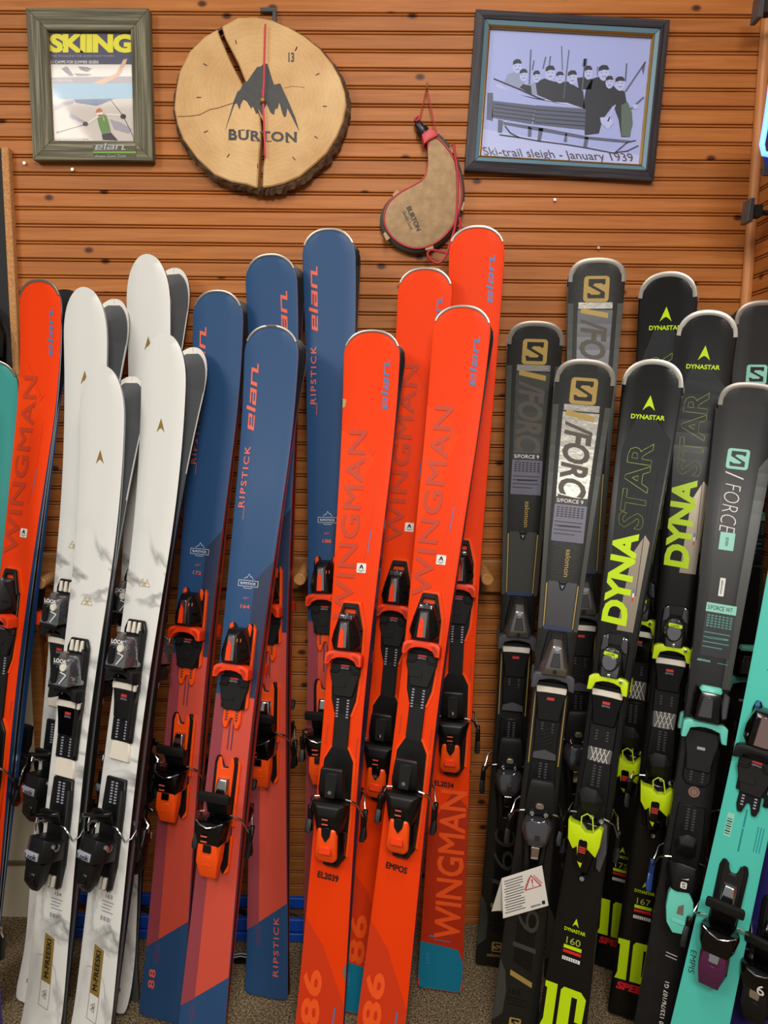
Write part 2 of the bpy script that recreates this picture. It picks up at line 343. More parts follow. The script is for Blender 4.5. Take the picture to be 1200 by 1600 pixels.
# ---------------------------------------------------------------- skis
def smooth01(t): t = max(0.0, min(1.0, t)); return t * t * (3 - 2 * t)
TM = {
 'wing': dict(tail=.110, waist=.088, tip=.128, tipL=.062, p=2.5, q=2.3, tailL=.018, tp=4, rise=.034, rs=.80, trise=.004, top='orange_top', side='wall_blue', base='base_black'),
 'rip': dict(tail=.110, waist=.090, tip=.128, tipL=.070, p=2.5, q=2.3, tailL=.022, tp=4, rise=.036, rs=.80, trise=.006, top='navy_top', side='wall_red', base='base_black'),
 'free': dict(tail=.108, waist=.094, tip=.126, tipL=.115, p=2.3, q=2.1, tailL=.060, tp=3, rise=.048, rs=.68, trise=.022, top='marble_top', side='wall_black', base='base_grey', rim=True),
 'sal': dict(tail=.104, waist=.078, tip=.128, tipL=.052, p=3.0, q=2.5, tailL=.014, tp=5, rise=.030, rs=.82, trise=.004, top='charcoal_top', side='wall_black', base='base_black'),
 'dyn': dict(tail=.106, waist=.078, tip=.128, tipL=.062, p=2.5, q=2.2, tailL=.018, tp=4, rise=.034, rs=.81, trise=.004, top='black_top', side='wall_black', base='base_black'),
 'w7': dict(tail=.106, waist=.078, tip=.128, tipL=.050, p=3.0, q=2.5, tailL=.014, tp=5, rise=.030, rs=.82, trise=.004, top='w7_top', side='wall_black', base='base_black'),
 'teal': dict(tail=.110, waist=.092, tip=.128, tipL=.064, p=2.5, q=2.3, tailL=.018, tp=4, rise=.034, rs=.80, trise=.004, top='teal_top', side='wall_purple', base='base_black'),
 'purple': dict(tail=.108, waist=.088, tip=.126, tipL=.064, p=2.5, q=2.3, tailL=.018, tp=4, rise=.034, rs=.80, trise=.004, top='purple_top', side='wall_black', base='base_black'),
 'tealleft': dict(tail=.110, waist=.088, tip=.128, tipL=.064, p=2.5, q=2.3, tailL=.018, tp=4, rise=.034, rs=.80, trise=.004, top='teal_left', side='wall_black', base='base_black'),
}
class Shape:
    """outline, rocker and thickness of one ski"""
    def __init__(s, t, L):
        s.t = t; s.L = L; s.vs = L - t['tipL']; s.vw = .45 * L; s.vt = t['tailL']
    def hw(s, v):
        t = s.t
        if v > s.vs: b = t['tip'] / 2 * max(0.0, 1 - ((v - s.vs) / t['tipL']) ** t['p']) ** (1 / t['q'])
        elif v > s.vw: k = (v - s.vw) / (s.vs - s.vw); b = t['waist'] / 2 + (t['tip'] - t['waist']) / 2 * (2.2 * k * k - 1.2 * k ** 3.2) if k < 1 else t['tip'] / 2
        else: k = (s.vw - v) / (s.vw - s.vt); b = t['waist'] / 2 + (t['tail'] - t['waist']) / 2 * min(1, k) ** 1.6
        if v < s.vt: b *= max(0.0, 1 - ((s.vt - v) / s.vt) ** t['tp']) ** (1 / t['tp']) * .28 + .72
        return max(b, .0004)
    def zb(s, v):
        t = s.t; r = t['rs'] * s.L; z = .003 * math.sin(math.pi * max(0, min(1, (v - .08) / (r - .08))))
        if v > r: z += t['rise'] * ((v - r) / (s.L - r)) ** 2.0
        if v < .16: z += t['trise'] * ((.16 - v) / .16) ** 2
        return z + .0008
    def th(s, v):
        k = abs(v - s.vw) / (s.L - s.vw) if v > s.vw else (s.vw - v) / s.vw
        return .0052 + .0105 * (1 - smooth01(k * 1.08))
    def top(s, x, v, lift=0.0): return (x, v, s.zb(v) + s.th(v) + lift)

def ski_meshes(t, L):
    s = Shape(t, L)
    vs = [s.vt * k for k in (0, .05, .15, .35, .65, 1)] + [s.vt + (s.vs - s.vt) * i / 46 for i in range(1, 47)] + [s.vs + t['tipL'] * math.sin(math.pi / 2 * i / 12) for i in range(1, 13)]
    us = (-1, -.94, -.4, .4, .94, 1)
    V = []; Fc = []
    for v in vs:
        h = s.hw(v)
        for u in us: V.append(s.top(u * h, v, -.0014 if abs(u) == 1 else 0))
    n = len(us)
    for i in range(len(vs) - 1):
        for k in range(n - 1): Fc.append((i * n + k, i * n + k + 1, (i + 1) * n + k + 1, (i + 1) * n + k))
    top = (V, Fc)
    V = []; Fc = []; idx = []
    ring = [(1, v) for v in vs] + [(-1, v) for v in reversed(vs)]
    for sg, v in ring:
        h = s.hw(v); z0 = s.zb(v); z1 = z0 + s.th(v) - .0014
        V += [(sg * h, v, z0), (sg * h, v, z0 + .0022), (sg * h, v, max(z1, z0 + .0024))]
    N = len(ring)
    for i in range(N):
        j = (i + 1) % N
        Fc += [(i * 3, j * 3, j * 3 + 1, i * 3 + 1), (i * 3 + 1, j * 3 + 1, j * 3 + 2, i * 3 + 2)]; idx += [0, 1]
    side = (V, Fc, idx)
    V = []; Fc = []; idx = []; us = (-1, -.95, .95, 1)
    for v in vs:
        h = s.hw(v)
        for u in us: V.append((u * h, v if abs(u) == 1 else v - (.012 if v > s.vs else 0), s.zb(v)))
    for i in range(len(vs) - 1):
        for k in range(3):
            Fc.append((i * 4 + k + 1, i * 4 + k, (i + 1) * 4 + k, (i + 1) * 4 + k + 1)); idx.append(1 if (t.get('rim') and vs[i] > .80 * L and (k != 1 or i >= len(vs) - 3)) else 0)
    base = (V, Fc, idx)
    return s, top, side, base
def tip_cap(s, wd, back, hgt=.0016, lip=.0035):
    """metal guard that follows the rim of the tip"""
    t = s.t; out = []
    N = 26
    for i in range(N + 1):
        a = -1 + 2 * i / N
        v = s.L - back * abs(a) ** 2.4
        if v > s.vs or True:
            sg = 1 if a > 0 else -1
            out.append((sg * s.hw(v) if abs(a) > 1e-6 else 0.0, v))
    V = []; Fc = []
    for i, (x, v) in enumerate(out):
        a = Vector(out[max(0, i - 1)]); b = Vector(out[min(N, i + 1)]); d = (b - a).normalized(); nrm = Vector((-d.y, d.x))
        if nrm.dot(Vector((-x * .8, -1))) < 0: nrm = -nrm
        ww = wd * (1 if 2 < i < N - 2 else .8)
        xi, vi = x + nrm.x * ww, v + nrm.y * ww; xo, vo = x - nrm.x * .0012, v - nrm.y * .0012
        z = s.zb(v) + s.th(v)
        V += [(xo, vo, z - lip), (xo, vo, z + hgt * .6), (x + nrm.x * wd * .3, v + nrm.y * wd * .3, z + hgt), (xi, vi, s.zb(vi) + s.th(vi) + hgt * .7), (xi, vi, s.zb(vi) + s.th(vi) - .0005)]
    for i in range(N):
        for k in range(4): Fc.append((i * 5 + k, (i + 1) * 5 + k, (i + 1) * 5 + k + 1, i * 5 + k + 1))
    Fc += [(0, 1, 2, 3, 4), tuple(N * 5 + k for k in (4, 3, 2, 1, 0))]
    return V, Fc
TEMPL = {}
def ski_template(kind, L):
    key = (kind, round(L, 3))
    if key not in TEMPL:
        t = TM[kind]; s, top, side, base = ski_meshes(t, L)
        TEMPL[key] = (s, to_mesh('topsheet', top, t['top'], smooth=True), to_mesh('sidewall', side[:2], ['steel', t['side']], side[2], smooth=True),
                      to_mesh('base', base[:2], [t['base'], 'white_print'], base[2], smooth=True),
                      {'wing': lambda: to_mesh('tip_guard', tip_cap(s, .0048, .034), 'cap_steel', smooth=True), 'rip': lambda: to_mesh('tip_guard', tip_cap(s, .0048, .034), 'cap_steel', smooth=True),
                       'teal': lambda: to_mesh('tip_guard', tip_cap(s, .0048, .034), 'cap_steel', smooth=True), 'tealleft': lambda: to_mesh('tip_guard', tip_cap(s, .0048, .034), 'cap_steel', smooth=True),
                       'sal': lambda: to_mesh('tip_guard', tip_cap(s, .0105, .052), 'cap_grey', smooth=True), 'w7': lambda: to_mesh('tip_guard', tip_cap(s, .0105, .052), 'cap_grey', smooth=True),
                       'dyn': lambda: to_mesh('tip_guard', tip_cap(s, .0100, .056), 'cap_silver', smooth=True)}.get(kind, lambda: None)())
    return TEMPL[key]

class Ski:
    def __init__(s, o, shape, frame): s.o = o; s.s = shape; s.f = frame; s.L = shape.L
    def print_(s, name, s2, m, lift=.0007, uv=False, parent=None):
        """flat print laid onto the topsheet; s2 in metres (x across, v from the tail) or u=-1..1 when uv"""
        bm = bmesh.new(); vs = [bm.verts.new((p[0], p[1], p[2] if len(p) > 2 else 0)) for p in s2[0]]
        for f in s2[1]:
            try: bm.faces.new([vs[i] for i in f])
            except ValueError: pass
        y0 = min(p[1] for p in s2[0]); y1 = max(p[1] for p in s2[0]); st = .03
        k = math.floor(y0 / st) + 1
        while k * st < y1:
            bmesh.ops.bisect_plane(bm, geom=bm.verts[:] + bm.edges[:] + bm.faces[:], plane_co=(0, k * st, 0), plane_no=(0, 1, 0)); k += 1
        for v in bm.verts:
            y = min(max(v.co.y, .001), s.L - .0005)
            x = v.co.x * s.s.hw(y) * .992 if uv else v.co.x
            v.co = s.s.top(x, y, lift + v.co.z)
        bmesh.ops.recalc_face_normals(bm, faces=bm.faces)
        me = bpy.data.meshes.new(name); bm.to_mesh(me); bm.free(); me.materials.append(M[m])
        return obj(name, me, parent or s.o)
    def text(s, txt, u, v, ln, ht, m, rot=90, bold=0.0, space=1.0, shear=0.0, outline=0.0, name='lettering', lift=.0009, thick=0.0):
        t2 = ELAN if txt == 'elan' else text2d(txt, bold, space, outline)
        x = u * s.s.hw(v)
        sh = put(t2, x, v, ln, ht, rot, shear)
        if thick: sh = join(*[([(a + dx * thick, b + dy * thick, dz) for a, b in sh[0]], sh[1]) for dx, dy, dz in ((-1, -1, 0), (1, 1, .0002), (-1, 1, .0004), (1, -1, .0006))])
        return s.print_(name, sh, m, lift)
    def at_v(s, py):
        a, T = s.f['a'], s.f['T']; lo, hi = 0.0, s.L
        for _ in range(40):
            mid = (lo + hi) / 2
            if proj(T + a * mid)[1] > py: lo = mid
            else: hi = mid
        return (lo + hi) / 2

PAIRS = []
def ski_pair(kind, label, blabel, tip_y, mid, low, tail_y, Yt, yaw, toe_y, heel_y, binding, group, decorate=None, back=True, cat='ski'):
    """two skis standing base to base; mid and low are points of the front ski's centre line"""
    (x0, y0), (x1, y1) = mid, low; X = lambda y: x0 + (x1 - x0) * (y - y0) / (y1 - y0)
    ty = tip_y
    for _ in range(6):
        T = on_floor(X(tail_y), tail_y, .006); P = at(X(ty), ty, Yt)
        a = (P - T).normalized(); L = round((P - T).length, 3)
        n = (Vector((0, -1, 0)) - a * (-a.y)).normalized()
        n = Matrix.Rotation(-math.radians(yaw), 3, a) @ n
        q = Shape(TM[kind], L); ty += tip_y - proj(T + a * L + n * (q.zb(L) + q.th(L)))[1]
    sv = a.cross(n).normalized()
    if DEBUG: print('SKI', label[:40], 'L', L, 'tip', [round(c) for c in proj(T + a * L + n * (q.zb(L) + q.th(L)))])
    shp, mt, ms, mb, mc = ski_template(kind, L)
    out = []
    for which in ((0, 1) if back else (0,)):
        s_, n_ = (sv, n) if which == 0 else (-sv, -n)
        o = thing('ski', (0, 0, 0), label if which == 0 else blabel, cat, group)
        o.matrix_world = Matrix(((s_.x, a.x, n_.x, T.x), (s_.y, a.y, n_.y, T.y), (s_.z, a.z, n_.z, T.z), (0, 0, 0, 1)))
        for nm, me in (('topsheet', mt), ('sidewall', ms), ('base', mb), ('tip_guard', mc)):
            if me: obj(nm, me, o)
        k = Ski(o, shp, dict(T=T, a=a, n=n_, s=s_)); out.append(k)
    f = out[0]; vt = f.at_v(toe_y); vh = f.at_v(heel_y)
    f.vtoe, f.vheel = vt, vh
    for k in out:
        mount(k, binding, vt, vh)
    if decorate: decorate(f)
    return f

# ---------------------------------------------------------------- bindings (millimetres, x across, y to the tip, z off the ski)
BIND = {}
mm = .001
def wings(wd=82, drop=20, mid=13, tk=24, z0=12):
    h = wd / 2
    up = [(-h + 1, 3), (-h + 8, 8), (-18, 12), (0, mid), (18, 12), (h - 8, 8), (h - 1, 3)]
    dn = [(h, -drop), (h - 10, -drop + 1), (h - 16, -8), (12, -3), (0, -2), (-12, -3), (-h + 16, -8), (-h + 10, -drop + 1), (-h, -drop)]
    return shp_bevel(shp_prism(up[::-1] + dn[::-1], z0, z0 + tk), 2.2, 2, 30)
def tube_mm(pts, r, n=8): return shp_tube(pts, r, n)
def brake_pts(sg): return [(sg * 28, 8, 24), (sg * 40, 6, 24), (sg * 50, 0, 16), (sg * 54, -14, 2), (sg * 60, -30, -8)]
def binding(kind):
    """list of (name, parent, end, shape, materials, smooth); end says whether the piece moves with the toe or the heel"""
    P = []
    def p(name, par, end, s, m, smooth=True): P.append((name, par, end, s, m, smooth))
    B = dict(elx=dict(wing='orange_plastic', afd='soft_black', house='black_plastic', lever='amber_plastic', hh='gloss_black'),
             emx=dict(wing='orange_plastic', afd='soft_black', house='black_plastic', lever='amber_plastic', hh='black_plastic'),
             nx=dict(wing='soft_black', afd='gloss_black', house='clear_shell', lever='black_plastic', hh='black_plastic'),
             sal=dict(wing='grey_plastic', afd='black_plastic', house='gun_metal', lever='black_plastic', hh='smoke'),
             spx=dict(wing='neon_plastic', afd='gloss_black', house='black_plastic', lever='neon_plastic', hh='black_plastic'),
             w7=dict(wing='mint_plastic', afd='soft_black', house='gloss_black', lever='mint_plastic', hh='black_plastic'),
             tb=dict(wing='black_plastic', afd='soft_black', house='gloss_black', lever='plum_plastic', hh='gloss_black'),
             kb=dict(wing='black_plastic', afd='soft_black', house='gloss_black', lever='soft_black', hh='gloss_black'))[kind]
    fork = lambda y0, y1, w, g: [(-w, y0), (w, y0), (w + 1, y1 - 14), (w - 3, y1), (w - 11, y1), (g, y1 - 22), (-g, y1 - 22), (-w + 11, y1), (-w + 3, y1), (-w - 1, y1 - 14)]
    # ---- toe
    if kind == 'emx':
        plate = [(-27, -95), (-18, -125), (18, -125), (27, -95), (31, -40), (30, 60), (16, 112), (-16, 112), (-30, 60), (-31, -40)]
        p('toe_piece', None, 'toe', shp_bevel(shp_prism([(x, min(y, 62)) for x, y in plate], 0, 9), 1.5, 1), 'black_plastic')
        p('edge_strip', 'toe_piece', 'toe', shp_prism([(x * 1.13 + 1.5, y * 1.04) for x, y in plate], 0, 4), 'amber_plastic', False)
        p('toe_loop', 'toe_piece', 'toe', shp_bevel(join(*[shp_prism(q, 6, 15) for q in ([(-31, 55), (-22, 55), (-11, 106), (-16, 112)], [(22, 55), (31, 55), (16, 112), (11, 106)], [(-16, 112), (-12, 101), (12, 101), (16, 112)])]), 1.5, 1, 40), 'soft_black')
    elif kind in ('elx', 'tb', 'kb'):
        p('toe_piece', None, 'toe', shp_bevel(shp_prism(fork(-86, 96, 28, 5), 0, 9), 2, 1), 'black_plastic')
        tipm = 'amber_plastic' if kind == 'elx' else ('elan_blue' if kind == 'tb' else 'soft_black')
        for sg in (-1, 1): p('prong_tip', 'toe_piece', 'toe', shp_bevel(shp_prism([(sg * 12, 64), (sg * 25, 70), (sg * 26, 92), (sg * 19, 98)], 7, 14), 2, 1), tipm)
        if kind == 'elx': p('edge_strip', 'toe_piece', 'toe', shp_prism([(28, -86), (34, -80), (34, 84), (28, 96)], 0, 7), 'amber_plastic', False)
        f2 = [(x, -y - 20) for x, y in fork(60, 108, 20, 3)]
        p('mounting_fork', 'toe_piece', 'toe', shp_bevel(shp_prism(f2[::-1], 0, 8), 1.5, 1), 'amber_plastic' if kind == 'elx' else 'black_plastic')
    elif kind == 'nx':
        p('toe_piece', None, 'toe', shp_bevel(shp_prism([(-29, -150), (29, -150), (30, 92), (22, 112), (-22, 112), (-30, 92)], 0, 9), 2, 1), 'black_plastic')
        for x0 in (-19, -5, 9): p('white_stripe', 'toe_piece', 'toe', shp_bevel(shp_prism([(x0, 84), (x0 + 9, 84), (x0 + 8, 108), (x0 + 2, 108)], 7, 14), 1, 1), 'white_plastic')
        p('side_rail', 'toe_piece', 'toe', shp_bevel(shp_prism([(20, -140), (29, -140), (29, 86), (20, 92)], 7, 20), 2, 1), 'soft_black')
        p('white_tongue', 'toe_piece', 'toe', shp_bevel(shp_prism([(-28, -190), (28, -190), (25, -150), (0, -143), (-25, -150)], 0, 8), 2, 1), 'white_plastic')
    elif kind == 'sal':
        p('toe_piece', None, 'toe', shp_bevel(shp_prism([(-24, -190), (24, -190), (28, -100), (30, 40), (20, 98), (-20, 98), (-30, 40), (-28, -100)], 0, 9), 2, 1), 'black_plastic')
        for sg in (-1, 1): p('gold_line', 'toe_piece', 'toe', shp_prism([(sg * 31, -200), (sg * 33.5, -200), (sg * 35, -10), (sg * 32.5, -10)], 0, 3), 'salomon_gold', False)
        p('slide_rail', 'toe_piece', 'toe', shp_bevel(shp_prism([(-14, 50), (14, 50), (13, 94), (-13, 94)], 8, 16), 1.5, 1), 'soft_black')
        p('grey_bridge', 'toe_piece', 'toe', shp_bevel(shp_prism([(-26, -186), (26, -186), (24, -172), (0, -165), (-24, -172)], 8, 13), 1, 1), 'grey_plastic')
        p('hatched_pad', 'toe_piece', 'toe', join(*[shp_prism([(-14, -160 + k * 8), (14, -148 + k * 8), (14, -144 + k * 8), (-14, -156 + k * 8)], 8, 11) for k in range(5)]), 'soft_black', False)
    elif kind == 'spx':
        p('toe_piece', None, 'toe', shp_bevel(shp_prism([(-28, -150), (28, -150), (30, 80), (20, 100), (-20, 100), (-30, 80)], 0, 9), 2, 1), 'black_plastic')
        for sg in (-1, 1): p('clear_corner', 'toe_piece', 'toe', shp_bevel(shp_prism([(sg * 12, 66), (sg * 28, 60), (sg * 26, 92), (sg * 16, 97)], 7, 16), 2, 2), 'smoke')
        p('patterned_plate', 'toe_piece', 'toe', shp_bevel(shp_prism([(-24, -196), (24, -196), (26, -140), (-26, -140)], 0, 7), 1, 1), 'gun_metal')
        p('hatching', 'toe_piece', 'toe', join(*[(lambda q: ([(x, y, 7.4) for x, y in q[0]], q[1]))(stroke(q, 1.1)) for q in [[(-22 + k * 9, -194), (-4 + k * 9, -142)] for k in range(4)] + [[(-4 + k * 9, -194), (-22 + k * 9, -142)] for k in range(4)]]), 'white_print', False)
    elif kind == 'w7':
        p('toe_piece', None, 'toe', shp_bevel(shp_prism([(-28, -120), (-18, -132), (18, -132), (28, -120), (30, 60), (24, 78), (-24, 78), (-30, 60)], 0, 9), 2, 1), 'black_plastic')
    if kind in ('elx', 'emx'):
        p('toe_housing', 'toe_piece', 'toe', shp_bevel(shp_hull([(sg * x, y, z) for sg in (-1, 1) for x, y, z in ((31, 20, 8), (33, 30, 26), (29, 50, 28), (19, 88, 8), (15, 84, 40), (20, 12, 42), (17, 16, 52), (10, 74, 52), (24, 10, 12))]), 3, 2), B['house'])
        p('toe_window', 'toe_housing', 'toe', shp_bevel(shp_hull([(sg * x, y, z) for sg in (-1, 1) for x, y, z in ((9.5, 20, 54), (8, 72, 54), (9.5, 20, 50), (8, 72, 50))]), 1.2, 1), 'chrome')
        p('orange_arrow', 'toe_housing', 'toe', ([(x, y, 54.6) for x, y in [(-9, 20), (3, 20), (2, 54), (-4, 64), (-8, 48)]], [(0, 1, 2, 3, 4)]), 'orange_plastic', False)
        for sg in (-1, 1): p('side_opening', 'toe_housing', 'toe', shp_bevel(shp_hull([(sg * x, y, z) for x, y, z in ((20, 22, 45), (30, 26, 31), (27, 46, 32), (17, 44, 47), (21, 30, 42))]), 1, 1), 'gloss_black')
        if kind == 'emx': p('clear_cover', 'toe_housing', 'toe', shp_bevel(shp_hull([(sg * x, y, z) for sg in (-1, 1) for x, y, z in ((21, 52, 28), (15, 92, 14), (13, 88, 44), (18, 52, 45))]), 2, 2), 'smoke'); p('screw', 'toe_housing', 'toe', shp_lathe([(4, 88), (4, 93), (2.5, 94)], 10, 'y', (0, 0, 32)), 'chrome')
        else: p('elx_mark', 'toe_housing', 'toe', ([(x * 7 + 12, y * 7 + 60, 53.2 - (x * 7 + 2) * .9) for x, y in text2d('11', .02)[0]], text2d('11', .02)[1]), 'coral_print', False)
    elif kind == 'nx':
        p('toe_housing', 'toe_piece', 'toe', shp_bevel(shp_hull([(sg * x, y, z) for sg in (-1, 1) for x, y, z in ((30, 14, 8), (31, 18, 36), (27, 14, 56), (24, 62, 50), (20, 76, 36), (22, 78, 8))]), 4, 2), B['house'])
        p('toe_window', 'toe_housing', 'toe', shp_bevel(shp_prism(rrect(-20, -4, 18, 58, 7), 53, 58), 1, 1), 'gloss_black')
        p('housing_ring', 'toe_housing', 'toe', shp_lathe([(4, 52), (8, 52), (8, 57), (4, 57)], 14, 'z', (10, 54, 0)), 'white_plastic')
        p('look_mark', 'toe_housing', 'toe', ([(x * 36 - 18, y * 9 + 62, 54.5) for x, y in text2d('LOOK', .03)[0]], text2d('LOOK', .03)[1]), 'white_print', False)
        p('toe_chevron', 'toe_housing', 'toe', (lambda q: ([(x, y, 57.6) for x, y in q[0]], q[1]))(stroke([(6, 20), (22, 40), (6, 44)], 2.4)), 'white_print', False)
        p('top_knob', 'toe_housing', 'toe', shp_lathe([(9, 70), (10, 76), (9, 84), (5, 86)], 12, 'y', (-2, 0, 42)), 'gun_metal')
        p('housing_lip', 'toe_housing', 'toe', shp_bevel(shp_hull([(sg * x, y, z) for sg in (-1, 1) for x, y, z in ((27, 8, 46), (27, 15, 46), (25, 8, 57), (25, 15, 57))]), 1, 1), 'gloss_black')
    elif kind == 'sal':
        p('toe_housing', 'toe_piece', 'toe', shp_bevel(shp_hull([(sg * x, y, z) for sg in (-1, 1) for x, y, z in ((36, 6, 12), (30, 20, 40), (26, 6, 46), (14, 80, 10), (9, 84, 36), (10, 70, 54), (20, 22, 56))]), 3, 2), B['house'])
        p('toe_window', 'toe_housing', 'toe', shp_bevel(shp_hull([(sg * x, y, z) for sg in (-1, 1) for x, y, z in ((11, 26, 58), (6, 58, 58), (11, 26, 52), (6, 58, 52))]), 1, 1), 'foil_dark')
        p('logo_mark', 'toe_housing', 'toe', ([(x * 10 - 5, y * 10 + 62, 56.5) for x, y in rrect(0, 1, 0, 1, .2)], [tuple(range(20))]), 'label_pale', False)
        p('screw', 'toe_housing', 'toe', shp_lathe([(4, 56), (4, 59), (2, 59)], 10, 'z', (0, 16, 0)), 'black_plastic')
    elif kind == 'spx':
        p('toe_housing', 'toe_piece', 'toe', shp_bevel(shp_hull([(sg * x, y, z) for sg in (-1, 1) for x, y, z in ((30, 6, 8), (26, 20, 34), (18, 8, 46), (20, 60, 30), (14, 78, 10))]), 3, 2), B['house'])
        p('clear_dome', 'toe_housing', 'toe', shp_bevel(shp_hull([(x + 0, y, z) for x, y in ellipse(-2, 44, 23, 28, 14) for z in (30,)] + [(x, y, 54) for x, y in ellipse(-2, 42, 15, 19, 14)]), 3, 2), 'clear_shell')
        p('yellow_band', 'toe_housing', 'toe', shp_bevel(shp_prism([(-16, 55), (14, 52), (14, 60), (-15, 63)], 46, 55.5), 1, 1), 'neon_plastic')
        p('band_lettering', 'toe_housing', 'toe', ([(x * 18 - 10, y * 4.5 + 55.5, 55.9) for x, y in text2d('LOOK', .03)[0]], text2d('LOOK', .03)[1]), 'ink', False)
        for q in ((0, 12), (26, 4)): p('screw', 'toe_housing', 'toe', shp_lathe([(3.5, 40), (3.5, 48), (2, 48.5)], 10, 'z', (q[0], q[1], 0)), 'chrome')
    elif kind == 'w7':
        p('toe_housing', 'toe_piece', 'toe', shp_bevel(shp_hull([(sg * x, y, z) for sg in (-1, 1) for x, y, z in ((32, 12, 8), (32, 18, 40), (26, 12, 56), (20, 72, 50), (24, 80, 28), (28, 82, 8))]), 4, 2), B['house'])
        p('mint_top', 'toe_housing', 'toe', shp_bevel(shp_hull([(sg * x, y, z) for sg in (-1, 1) for x, y, z in ((24, 76, 40), (20, 86, 36), (20, 72, 53), (18, 86, 50))]), 2, 1), 'mint_plastic')
        p('toe_window', 'toe_housing', 'toe', shp_bevel(shp_hull([(x, y, z) for z in (50, 57) for x, y in ((-21, 20), (8, 20), (6, 62), (-14, 62))]), 2, 1), 'smoke')
        p('side_cover', 'toe_housing', 'toe', shp_bevel(shp_hull([(x, y, z) for z in (30, 46) for x, y in ((22, 18), (38, 24), (38, 72), (26, 76))]), 3, 1), 'grey_plastic')
    else:
        p('toe_housing', 'toe_piece', 'toe', shp_bevel(shp_hull([(sg * x, y, z) for sg in (-1, 1) for x, y, z in ((31, 12, 8), (35, 26, 30), (34, 48, 30), (24, 88, 10), (22, 82, 44), (24, 14, 48), (18, 70, 52))]), 3, 2), B['house'])
        p('toe_window', 'toe_housing', 'toe', shp_bevel(shp_hull([(sg * x, y, z) for sg in (-1, 1) for x, y, z in ((14, 16, 53), (9, 76, 55), (14, 16, 47), (9, 76, 49))]), 1.5, 1), 'rose_chrome')
        for sg in (-1, 1): p('screw', 'toe_housing', 'toe', shp_lathe([(4, 36), (4, 44), (2, 44.5)], 10, 'z', (sg * 24, 32, 0)), 'chrome')
    wd = {'sal': 92, 'nx': 78, 'spx': 84, 'w7': 90, 'tb': 90, 'kb': 90}.get(kind, 82)
    p('wing_jaw', 'toe_piece', 'toe', wings(wd, {'sal': 26, 'spx': 26, 'w7': 30}.get(kind, 19), 18 if kind in ('spx', 'w7') else 14, 28), B['wing'])
    if kind in ('elx', 'emx', 'tb', 'kb'):
        for sg in (-1, 1): p('screw', 'wing_jaw', 'toe', shp_lathe([(2.2, 36), (2.2, 39), (1, 39)], 8, 'z', (sg * 34, -8, 0)), 'chrome'); p('screw', 'wing_jaw', 'toe', shp_lathe([(2, 36), (2, 39), (1, 39)], 8, 'z', (sg * 12, 6, 0)), 'chrome')
        p('boot_pad', 'toe_piece', 'toe', shp_bevel(shp_prism([(-33, -18), (-33, -40), (-27, -62), (-20, -88), (20, -88), (27, -62), (33, -40), (33, -18)], 4, 15), 2, 1), B['afd'])
        p('pad_ridge', 'boot_pad', 'toe', shp_bevel(shp_prism([(-33, -38), (-16, -38), (-10, -30), (10, -30), (16, -38), (33, -38), (33, -33), (18, -33), (12, -25), (-12, -25), (-18, -33), (-33, -33)], 14, 18), .8, 1), 'black_plastic')
        p('pad_label', 'boot_pad', 'toe', shp_prism([(-9, -24), (9, -24), (9, -20), (-9, -20)], 14, 15.6), 'red_label', False)
        p('pad_lettering', 'boot_pad', 'toe', ([(x * 18 - 9, y * 4 - 29, 18.3) for x, y in text2d('GRIPWALK')[0]], text2d('GRIPWALK')[1]), 'label_pale', False)
        p('pad_block', 'boot_pad', 'toe', shp_bevel(shp_prism([(-28, -52), (4, -52), (4, -68), (-26, -68)], 14, 16.5), .8, 1), 'soft_black')
    else:
        p('boot_pad', 'toe_piece', 'toe', shp_bevel(shp_prism([(-34, -14), (-34, -38), (-28, -66), (-24, -100), (24, -100), (28, -66), (34, -38), (34, -14)], 4, 15), 2, 1), B['afd'])
        if kind != 'w7': p('pad_stripe', 'boot_pad', 'toe', shp_bevel(shp_prism([(-33, -24), (33, -24), (32, -38), (12, -37), (-12, -37), (-32, -38)][::-1], 13, 20), 1.2, 1), 'white_plastic')
        p('pad_label', 'boot_pad', 'toe', shp_prism([(-8, -54), (8, -54), (8, -48), (-8, -48)], 14, 15.6), 'red_label' if kind != 'w7' else 'label_pale', False)
        if kind in ('nx', 'spx'): p('pad_lettering', 'boot_pad', 'toe', ([(x * 18 - 9, y * 4 - 60, 15.4) for x, y in text2d('GRIPWALK')[0]], text2d('GRIPWALK')[1]), 'label_pale', False)
    if kind in ('elx', 'emx'):
        for sg in (-1, 1): p('wing_recess', 'wing_jaw', 'toe', shp_prism([(sg * 20, 4), (sg * 29, 3), (sg * 35, -3), (sg * 36, -14), (sg * 31, -13), (sg * 26, -5)], 38, 40.6), 'orange_deep', False)
    ticks = lambda x0, y0, n, w=5, st=6, z=10: join(*[shp_prism([(x0, y0 - k * st), (x0 + w, y0 - k * st), (x0 + w, y0 - k * st - 2.6), (x0, y0 - k * st - 2.6)], z - 1, z + .8) for k in range(n)])
    tk = {'nx': 'label_pale', 'emx': 'label_pale', 'tb': 'label_pale', 'kb': 'label_pale'}.get(kind, 'grey_plastic')
    y0 = {'nx': -104, 'emx': -94, 'sal': -106, 'spx': -112, 'w7': -102, 'elx': -90, 'tb': -92, 'kb': -92}[kind]
    p('toe_scale', 'toe_piece', 'toe', join(ticks(-14, y0, 7 if kind in ('nx', 'emx') else 4), ticks(9, y0, 7 if kind in ('nx', 'emx') else 4)), tk, False)
